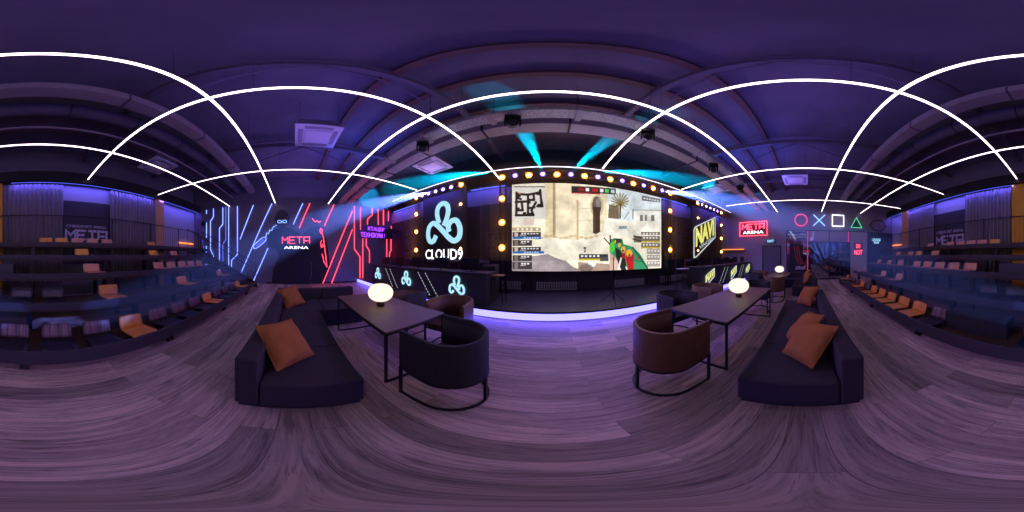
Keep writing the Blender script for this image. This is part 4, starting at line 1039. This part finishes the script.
for q in [.32 - .57 * i for i in range(12)] + [2.03 + .57 * i for i in range(11)] + [8.25]:
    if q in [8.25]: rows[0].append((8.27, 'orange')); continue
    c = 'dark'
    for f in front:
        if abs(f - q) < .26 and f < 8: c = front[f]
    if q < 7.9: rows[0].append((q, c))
for q, c in ((-6.0, 'peach'), (-3.6, 'orange'), (-1.37, 'orange'), (4.6, 'peach'), (5.75, 'peach'), (8.0, 'peach')): rows[1].append((q, c))
for i in range(24):
    q = -5.45 + i * .575
    if all(abs(q - r[0]) > .5 for r in rows[1]) and -.6 < q < 1.6: rows[1].append((q, 'black'))
for q in (-5.7, -5.14, -4.57, -4.0, -3.43, -1.28, 2.38, 2.95, 3.52, 4.09, 4.66, 5.75, 6.7, 7.8): rows[2].append((q, 'peach'))
for q, c in ((-5.03, 'peach'), (-3.9, 'amber'), (-1.26, 'amber'), (4.5, 'peach'), (5.5, 'amber'), (6.1, 'orange'), (7.2, 'orange')): rows[3].append((q, c))
for q, c in ((-4.47, 'orange'), (-2.42, 'peach'), (-1.86, 'peach'), (-1.32, 'peach'), (-.78, 'amber'), (-.26, 'amber'), (2.35, 'amber'), (2.87, 'peach'), (3.35, 'peach'), (3.85, 'peach'), (4.4, 'peach'), (5.6, 'peach')): rows[4].append((q, c))
rn = ['front', 'second', 'third', 'fourth', 'top']
cn = {'black': 'all-black', 'dark': 'dark striped-back', 'orange': 'orange', 'peach': 'peach-pink', 'amber': 'yellow-orange'}
for k in rows:
    cnt = {}
    for q, c in sorted(rows[k]):
        i = cnt.get(c, 0); cnt[c] = i + 1
        word = ordn[i] if i < len(ordn) else ['seventeenth', 'eighteenth', 'nineteenth', 'twentieth'][i - len(ordn)]
        total = sum(1 for r in rows[k] if r[1] == c)
        lab = ('the only %s seat in the %s bleacher row' % (cn[c], rn[k])) if total == 1 else '%s seat in the %s bleacher row, %s such from the neon wall' % (cn[c], rn[k], word)
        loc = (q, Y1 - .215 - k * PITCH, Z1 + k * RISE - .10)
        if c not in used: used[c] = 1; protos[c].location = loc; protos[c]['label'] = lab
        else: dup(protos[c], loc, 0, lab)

# =================================================================== LOUNGE FURNITURE
def rbox(name, dims, mat, par_, bev=.03, **kw): return obj(name, MB().box(*dims), mat, par_, bevel=bev, seg=3, **kw)
def sofa(x, L, cush, label, corner=None, flip=1, back_y=(-.42, -.245), front_y=.505):
    """x = near end, runs towards flip*X for L; corner = depth of the return towards the stage"""
    t = thing('sofa', label, 'sofa', (x, 0, 0)); s = flip
    bx = lambda a, b: (min(s * a, s * b), max(s * a, s * b))
    mL = L - (corner[0] if corner else 0)
    nc = max(1, round(mL / cush)); cw = mL / nc
    for i in range(nc):
        x0, x1 = bx(i * cw + .003, (i + 1) * cw - .003)
        rbox('seat_cushion', (x0, x1, back_y[1] + .004, front_y, .045, .375), M['sofa'], t, .022)
    nb = max(1, round(L / 1.45)); bw = L / nb
    for i in range(nb):
        x0, x1 = bx(i * bw + .003, (i + 1) * bw - .003)
        rbox('back_cushion', (x0, x1, back_y[0], back_y[1], .045, .655), M['sofa'], t, .022)
    if corner:
        cw_, cy = corner
        x0, x1 = bx(mL + .003, L - .18)
        rbox('corner_seat', (x0, x1, back_y[1] + .004, front_y + .1, .045, .375), M['sofa'], t, .022)
        rbox('corner_seat', (x0, x1, front_y + .106, cy, .045, .375), M['sofa'], t, .022)
        x0, x1 = bx(L - .175, L)
        rbox('back_cushion', (x0, x1, back_y[1] + .004, .70, .045, .655), M['sofa'], t, .022)
        rbox('back_cushion', (x0, x1, .706, cy + .1, .045, .655), M['sofa'], t, .022)
    x0, x1 = bx(.02, L - .02)
    obj('plinth', MB().box(x0, x1, back_y[0] + .03, front_y - .03, 0, .045), M['black_matte'], t)
    if corner:
        x0, x1 = bx(mL + .02, L - .02); obj('plinth', MB().box(x0, x1, front_y - .03, corner[1] - .03, 0, .045), M['black_matte'], t)
    # seams on the front faces and tops
    return t
sofa(-1.085, 3.22, .76, 'dark corner sofa with two orange pillows near the painted figures', (1.10, 1.47), -1)
sofa(1.115, 2.95, .80, 'dark sofa with three orange pillows beside the table with the lamp', None, 1)
sofa(5.92, 2.65, .80, 'farthest dark corner sofa with two orange pillows, near the glass wall', (.95, 1.25), 1)

def pillow(loc, rot, label, s=.46, th=.15, seed=0):
    rnd = random.Random(seed); n = 14; vs = []; ph = rnd.random() * 6
    for side in (1, -1):
        for i in range(n + 1):
            for j in range(n + 1):
                u, v = i / n * 2 - 1, j / n * 2 - 1
                e = max(0, (1 - abs(u) ** 2.6)) ** .55 * max(0, (1 - abs(v) ** 2.6)) ** .55
                pinch = 1 - .09 * (1 - abs(u * v)) * (abs(u) ** 3 + abs(v) ** 3) / 2 * 1.3
                w = .010 * math.sin(5 * u + 3 * v + ph) * e + .008 * math.sin(9 * v - 4 * u + ph) * e
                vs.append((u * s / 2 * pinch, v * s / 2 * pinch, side * (th / 2 * e + w * .6) + (.0 if side > 0 else -.002)))
    N = (n + 1) ** 2; fs = []
    for sd in (0, 1):
        for i in range(n):
            for j in range(n):
                a = sd * N + i * (n + 1) + j; q = (a, a + 1, a + n + 2, a + n + 1); fs.append(q if sd == 0 else q[::-1])
    edge = [i * (n + 1) for i in range(n + 1)] + [n * (n + 1) + j for j in range(1, n + 1)] + [i * (n + 1) + n for i in range(n - 1, -1, -1)] + [j for j in range(n - 1, 0, -1)]
    m_ = len(edge)
    for i in range(m_): a, b = edge[i], edge[(i + 1) % m_]; fs.append((a, b, b + N, a + N))
    t = thing('pillow', label, 'pillow', loc, 0, 'orange scatter pillows on the sofas'); t.rotation_euler = rot
    obj('cover', MB().add(vs, fs), M['pillow'], t, smooth=True)
    mb = MB().tube([vs[e] for e in edge], .005, 6, True); obj('piping', mb, M['pillow'], t, smooth=True)
    return t
pillow((-1.56, -.08, .585), (math.radians(46), math.radians(6), math.radians(138)), 'orange pillow at the near end of the corner sofa beside the dark chair', .50, .20, 1)
pillow((-3.62, -.06, .58), (math.radians(50), math.radians(-8), math.radians(125)), 'orange pillow in the corner of the sofa near the painted figures', .50, .20, 2)
pillow((1.62, -.03, .565), (math.radians(42), math.radians(-8), math.radians(218)), 'front orange pillow of the overlapping pair on the sofa with three pillows', .50, .20, 3)
pillow((1.97, .03, .57), (math.radians(45), math.radians(-12), math.radians(200)), 'rear orange pillow of the overlapping pair, behind the front one', .50, .20, 4)
pillow((3.72, -.03, .58), (math.radians(50), math.radians(-8), math.radians(222)), 'single orange pillow at the far end of the sofa with three pillows', .50, .20, 5)
pillow((6.6, -.04, .58), (math.radians(55), math.radians(-14), math.radians(195)), 'orange pillow on the farthest sofa, nearer the tables', .50, .20, 6)
pillow((8.0, -.03, .60), (math.radians(55), math.radians(-14), math.radians(200)), 'orange pillow on the farthest sofa, nearer the glass wall', .50, .20, 7)

def table(x0, x1, y0, y1, label, h=.735):
    t = thing('dining_table', label, 'table', ((x0 + x1) / 2, (y0 + y1) / 2, 0), 0, 'rectangular lounge tables'); a, b = (x1 - x0) / 2, (y1 - y0) / 2
    obj('tabletop', MB().box(-a, a, -b, b, h - .022, h), M['table'], t, bevel=.004, seg=1)
    for y_ in (-b + .004, b - .03): obj('edge_frame', MB().box(-a + .012, a - .012, y_, y_ + .026, h - .05, h - .022), M['black'], t)
    r = .0125
    for s in (-1, 1):
        xx = s * (a - .02)
        for sy in (-1, 1): obj('leg', MB().box(xx - r, xx + r, sy * (b - .02) - r, sy * (b - .02) + r, 0, h - .022), M['black'], t)
        obj('foot_bar', MB().box(xx - r, xx + r, -b + .02, b - .02, 0, .025), M['black'], t)
        obj('top_bar', MB().box(xx - r, xx + r, -b + .02, b - .02, h - .05, h - .022), M['black'], t)
table(-2.94, -1.275, .80, 1.69, 'brown table with a glowing lamp beside the corner sofa')
table(1.565, 3.76, .82, 1.72, 'longest brown table with a glowing lamp between brown and dark chairs')
table(5.75, 7.55, .72, 1.55, 'farthest brown table with a lamp, towards the exit door')
def lamp(x, y, label, h=.735, first=[None]):
    if first[0]: return dup(first[0], (x, y, h), 0, label)
    t = thing('table_lamp', label, 'lamp', (x, y, h), 0, 'round glowing table lamps')
    obj('lamp_base', MB().lathe([(.058, 0), (.060, .01), (.058, .07), (.05, .085)], 24), P('lamp_base_bronze', (.06, .035, .02), .35, metal=.6), t, smooth=True)
    prof = [(.035, .08)] + [(.188 * math.cos(a) ** .8, .215 + .135 * math.sin(a)) for a in [math.radians(-76 + i * 9.5) for i in range(17)]] + [(.002, .350)]
    obj('lamp_shade', MB().lathe(prof, 32), M['lamp'], t, smooth=True)
    first[0] = t; return t
lamp(-2.085, 1.224, 'glowing flattened globe lamp on the table beside the corner sofa')
lamp(2.74, 1.20, 'glowing flattened globe lamp on the longest table')
lamp(6.70, 1.10, 'glowing flattened globe lamp on the farthest table')

def chair(label, m_out, m_in, loc, rz):
    """opens towards local +Y; barrel shell on a black loop"""
    t = thing('barrel_chair', label, 'chair', loc, rz, 'round-backed lounge chairs')
    R, arm, th = .315, .31, .045
    def outline(r, n=22):
        pts = [(r, arm)] + [(r, arm * .5)] + [(r * math.cos(a), r * math.sin(a)) for a in [-PI * i / n for i in range(n + 1)]] + [(-r, arm * .5), (-r, arm)]
        return pts
    oo, ii = outline(R), outline(R - th); n = len(oo)
    def zz(y, top):
        return (.825 + .0 * y) if top else (.375 + .03 * max(0, y / arm))
    vs = []
    for (a, b) in oo: vs += [(a, b, zz(b, 0)), (a, b, zz(b, 1) - .012)]
    for (a, b) in oo: vs += [(a * .985, b * .985 if b < 0 else b, zz(b, 1))]
    o0 = 2 * n
    mb = MB(); allv = []; prof = []
    for i in range(n):
        a, b = oo[i]; c, d = ii[i]; zt = zz(b, 1); zb = zz(b, 0)
        ring = [(a, b, zb), (a, b, zt - .015), (a + (c - a) * .25, b + (d - b) * .25, zt), (a + (c - a) * .75, b + (d - b) * .75, zt), (c, d, zt - .015), (c, d, zb)]
        allv += ring
    fs = [(i * 6 + j, (i + 1) * 6 + j, (i + 1) * 6 + (j + 1) % 6, i * 6 + (j + 1) % 6) for i in range(n - 1) for j in range(6)]
    fs += [tuple(range(6)), tuple((n - 1) * 6 + j for j in range(6))]
    mb.add(allv, fs)
    obj('backrest', mb, m_out, t, smooth=True)
    lin = MB(); k = []
    for i in range(n):
        c, d = ii[i]; k += [(c * .985, d * .985 if d < 0 else d, .42), (c * .985, d * .985 if d < 0 else d, .775)]
    lin.add(k, [(2 * i, 2 * i + 2, 2 * i + 3, 2 * i + 1) for i in range(n - 1)])
    o = obj('inner_lining', lin, m_in, t, smooth=True); s = o.modifiers.new('th', 'SOLIDIFY'); s.thickness = .006
    sp = [(a * .985, b if b > 0 else b * .985) for a, b in ii]
    cs = MB().prism(sp, (0, 0, .37), (1, 0, 0), (0, 1, 0), .10)
    obj('seat', cs, m_in, t, bevel=.02, seg=3)
    r = .0125
    base = [(a * .98, b * .98, .0125) for a, b in outline(R)]
    obj('floor_loop', MB().tube(base, .012, square=True), M['black'], t)
    obj('shell_ring', MB().tube([(a * .98, b * .98, zz(b, 0) - .006) for a, b in outline(R)], .011, square=True), M['black'], t)
    for (a, b) in ((R * .98, arm * .96), (-R * .98, arm * .96), (0, -R * .98)):
        obj('leg', MB().box(a - r, a + r, b - r, b + r, 0, zz(b, 0)), M['black'], t)
    obj('front_bar', MB().tube([(R * .98, arm * .96, .38), (-R * .98, arm * .96, .38)], .010, square=True), M['black'], t)
    return t
nv = M['navy']; br = M['brown']
chair('dark grey round-backed chair at the end of the table beside the corner sofa', nv, nv, (-.785, 1.14, 0), PI / 2)
chair('brown round-backed chair behind the first table, nearest the stage strip', br, M['brown_in'], (-1.40, 2.07, 0), PI + .12)
chair('dark round-backed chair behind the first table, next to its lamp', nv, M['brown_in'], (-2.42, 2.10, 0), PI - .1)
chair('brown round-backed chair at the near end of the longest table', br, M['brown_in'], (1.04, 1.22, 0), -PI / 2 - .04)
chair('dark round-backed chair on the stage side of the longest table, nearest the stage strip', nv, nv, (2.05, 2.16, 0), PI)
chair('brown round-backed chair on the stage side of the longest table, behind its lamp', br, M['brown_in'], (3.08, 2.18, 0), PI + .1)
chair('dark round-backed chair at the far end of the longest table', nv, nv, (4.26, 1.27, 0), PI / 2)
chair('blue-lit dark round-backed chair on the stage side of the farthest table', nv, nv, (6.1, 2.05, 0), PI)
chair('brown round-backed chair at the near end of the farthest table', br, M['brown_in'], (5.28, 1.05, 0), -PI / 2)
chair('brown round-backed chair on the stage side of the farthest table, towards the exit door', br, M['brown_in'], (7.1, 2.05, 0), PI)

# =================================================================== STAGE LIGHTS AND HAZE
def spot(name, loc, tgt, col, power, size_deg, blend=.3, soft=.05):
    L = bpy.data.lights.new(name, 'SPOT'); L.color = col; L.energy = power; L.spot_size = math.radians(size_deg); L.spot_blend = blend; L.shadow_soft_size = soft
    o = bpy.data.objects.new(name, L); C.objects.link(o); o.location = loc
    d = Vector(tgt) - Vector(loc); o.rotation_euler = d.to_track_quat('-Z', 'Y').to_euler(); return o
def area(name, loc, tgt, col, power, sx, sy):
    L = bpy.data.lights.new(name, 'AREA'); L.shape = 'RECTANGLE'; L.size = sx; L.size_y = sy; L.color = col; L.energy = power
    o = bpy.data.objects.new(name, L); C.objects.link(o); o.location = loc
    d = Vector(tgt) - Vector(loc); o.rotation_euler = d.to_track_quat('-Z', 'Y').to_euler(); return o
def point(name, loc, col, power, soft=.1):
    L = bpy.data.lights.new(name, 'POINT'); L.color = col; L.energy = power; L.shadow_soft_size = soft
    o = bpy.data.objects.new(name, L); C.objects.link(o); o.location = loc; return o
def beam(src, tgt, r0, r1, col, power, dens, label, name):
    s_, t_ = Vector(src), Vector(tgt); d = (t_ - s_); L = d.length; n_ = d.normalized()
    mb = MB().tube([s_ + n_ * .12, t_], r0, 24, r2=r1)
    o = obj(name, mb, haze(name + '_haze', dens)); tag(o, label, 'light beam', None, 'stuff')
    o.visible_shadow = True
    spot(name + '_lamp', s_, t_, col, power, 2 * math.degrees(math.atan(r1 / L)) * 1.02, .5, .03)
beam((-4.6, 5.2, 4.36), (-1.0, -2.62, .50), .05, .38, (.13, .22, 1.0), 56000, .28, 'hazy blue light beam from the cloud banner truss down to the bleachers', 'light_beam')
beam((4.4, 5.2, 4.36), (.40, -2.70, .50), .05, .34, (.13, .22, 1.0), 56000, .28, 'hazy blue light beam from the right screen corner down to the bleachers', 'light_beam')
beam((-.24, 5.2, 4.4), (-.95, 3.0, 6.03), .05, .42, (.0, .48, .80), 4500, .80, 'wide cyan light beam rising left from the screen truss', 'light_beam')
beam((.67, 5.2, 4.4), (2.3, 3.2, 6.03), .05, .42, (.0, .48, .80), 4500, .80, 'wide cyan light beam rising right from the screen truss', 'light_beam')
beam((-1.9, 5.0, 4.5), (-7.0, 4.5, 5.0), .05, .60, (.0, .50, .9), 22000, .25, 'cyan light beam sweeping left from the screen truss over the cloud banner', 'light_beam')
beam((1.6, 5.0, 4.5), (9.5, 3.8, 5.3), .05, .85, (.0, .50, .9), 22000, .25, 'cyan light beam sweeping right from the screen truss over the yellow banner', 'light_beam')

o = obj('stage_haze', MB().box(-6.2, 9.7, 4.95, 5.5, 1.35, 4.85), haze('stage_haze_air', .35, (1, 1, 1), .0)); tag(o, 'thin haze glowing around the bulbs along the stage frame', 'haze', None, 'stuff')
# coves, stage floods, added ceiling fills
for a, b in ((-4.9, .95), (1.75, 8.0), (XL + .1, -5.3), (8.6, XR - .1)):
    area('cove_glow', ((a + b) / 2, -5.70, 4.26), ((a + b) / 2, -6.0, 3.6), (.13, .11, 1), 7 * (b - a), b - a, .05)
for a, b in ((-8.3, -5.7), (-5.2, -3.2), (-3.0, -1.65), (4.75, 6.5), (8.7, 10.2)):
    area('stage_cove_glow', ((a + b) / 2, YF - .3, 4.3), ((a + b) / 2, YF, 3.75), (.12, .09, 1), 6 * (b - a), b - a, .05)
area('stage_edge_glow', (.9, SY - .03, .12), (.9, 0, .0), (.07, .06, 1), 120, 18, .12)
for x in (-4.4, -.2, 2.4, 7.9): 
    spot('stage_wash', (x, 5.15, 4.3), (x * .8, 2.0, 0), (.35, .16, 1.0), 45, 110, .8, .1)
for x in (-4.4, 1.6, 7.9):
    area('stage_blue', (x, 5.0, 4.25), (x, 4.6, 0), (.12, .08, 1.0), 60, 2.2, .2)
    area('truss_violet', (x, 4.9, 4.2), (x, 2.4, 4.5), (.5, .32, 1.0), 30, 2.2, .2)
point('purple_uplight', (-6.3, -1.0, 4.3), (.30, .22, 1.0), 14, .3)
point('purple_uplight', (6.5, 1.0, 4.3), (.30, .22, 1.0), 14, .3)  # purple fill added in mid-air to tint the ceiling, no fixture here
for x in (-7, -2.5, 2.5, 7):
    area('house_uplight', (x, .4, 4.7), (x, .4, 6), (.30, .18, 1.0), 17, 3, 3)  # unseen fill added under the ceiling to brighten it violet
for x in (-5.2, 5.6):
    area('blue_uplight', (x, 2.2, 4.6), (x, 2.0, 6), (.07, .12, 1.0), 40, 2.5, 2.5)  # unseen fill added to turn the side ceilings blue

# light linking: the thin beams of haze are lit by their own lamps, the stage haze by the lamps in it
solid = bpy.data.collections.new('lit_by_all'); near_frame = bpy.data.collections.new('lit_by_stage_frame')
bpy.context.view_layer.update()
for o in list(C.objects):
    if o.type != 'MESH': continue
    if o.name.startswith('light_beam'): continue
    near_frame.objects.link(o)
    if not o.name.startswith('stage_haze'): solid.objects.link(o)
glow = {M[k].name for k in ('rail', 'rail_stage', 'blue', 'blue_dim', 'red', 'violet', 'white', 'bluewhite', 'green', 'logo_blue', 'logo_white', 'logo_yellow', 'logo_pale', 'cyan_sign', 'ember', 'lamp', 'cove', 'stage_led', 'frame_pink')} | {'display_glow', 'neon_pink_soft'}
for o in list(C.objects):
    if o.type == 'LIGHT' and not o.name.startswith('light_beam'): o.light_linking.receiver_collection = solid
    elif o.type == 'MESH' and o.data.materials and o.data.materials[0]:
        mn = o.data.materials[0].name
        if mn in glow: o.light_linking.receiver_collection = solid
        elif mn in ('bulb_warm', 'par_violet'): o.light_linking.receiver_collection = near_frame
# world and camera
w = bpy.data.worlds.new('World'); SC.world = w; w.use_nodes = True
w.node_tree.nodes['Background'].inputs[0].default_value = (.02, .015, .04, 1); w.node_tree.nodes['Background'].inputs[1].default_value = .3
cam = bpy.data.cameras.new('camera'); co = bpy.data.objects.new('camera', cam); C.objects.link(co); SC.camera = co
co.location = (0, 0, CAMZ); co.rotation_euler = (PI / 2, 0, -ang(512))
cam.type = 'PANO'
try: cam.panorama_type = 'EQUIRECTANGULAR'
except Exception: pass
try:
    cam.cycles.panorama_type = 'EQUIRECTANGULAR'
    cam.cycles.latitude_min = -PI / 2; cam.cycles.latitude_max = PI / 2; cam.cycles.longitude_min = -PI; cam.cycles.longitude_max = PI
except Exception as e: print('pano', e)
cam.clip_start = .05; cam.clip_end = 100
v = SC.view_settings; v.view_transform = 'Standard'; v.look = 'None'; v.exposure = 0; v.gamma = 1
try: v.use_curve_mapping = False
except Exception: pass
try:
    cy = SC.cycles; cy.use_denoising = True; cy.denoiser = 'OPENIMAGEDENOISE'; cy.max_bounces = 6; cy.diffuse_bounces = 3; cy.glossy_bounces = 3; cy.volume_bounces = 0
    cy.sample_clamp_indirect = 3; cy.caustics_reflective = False; cy.caustics_refractive = False; cy.use_light_tree = True
except Exception as e: print(e)
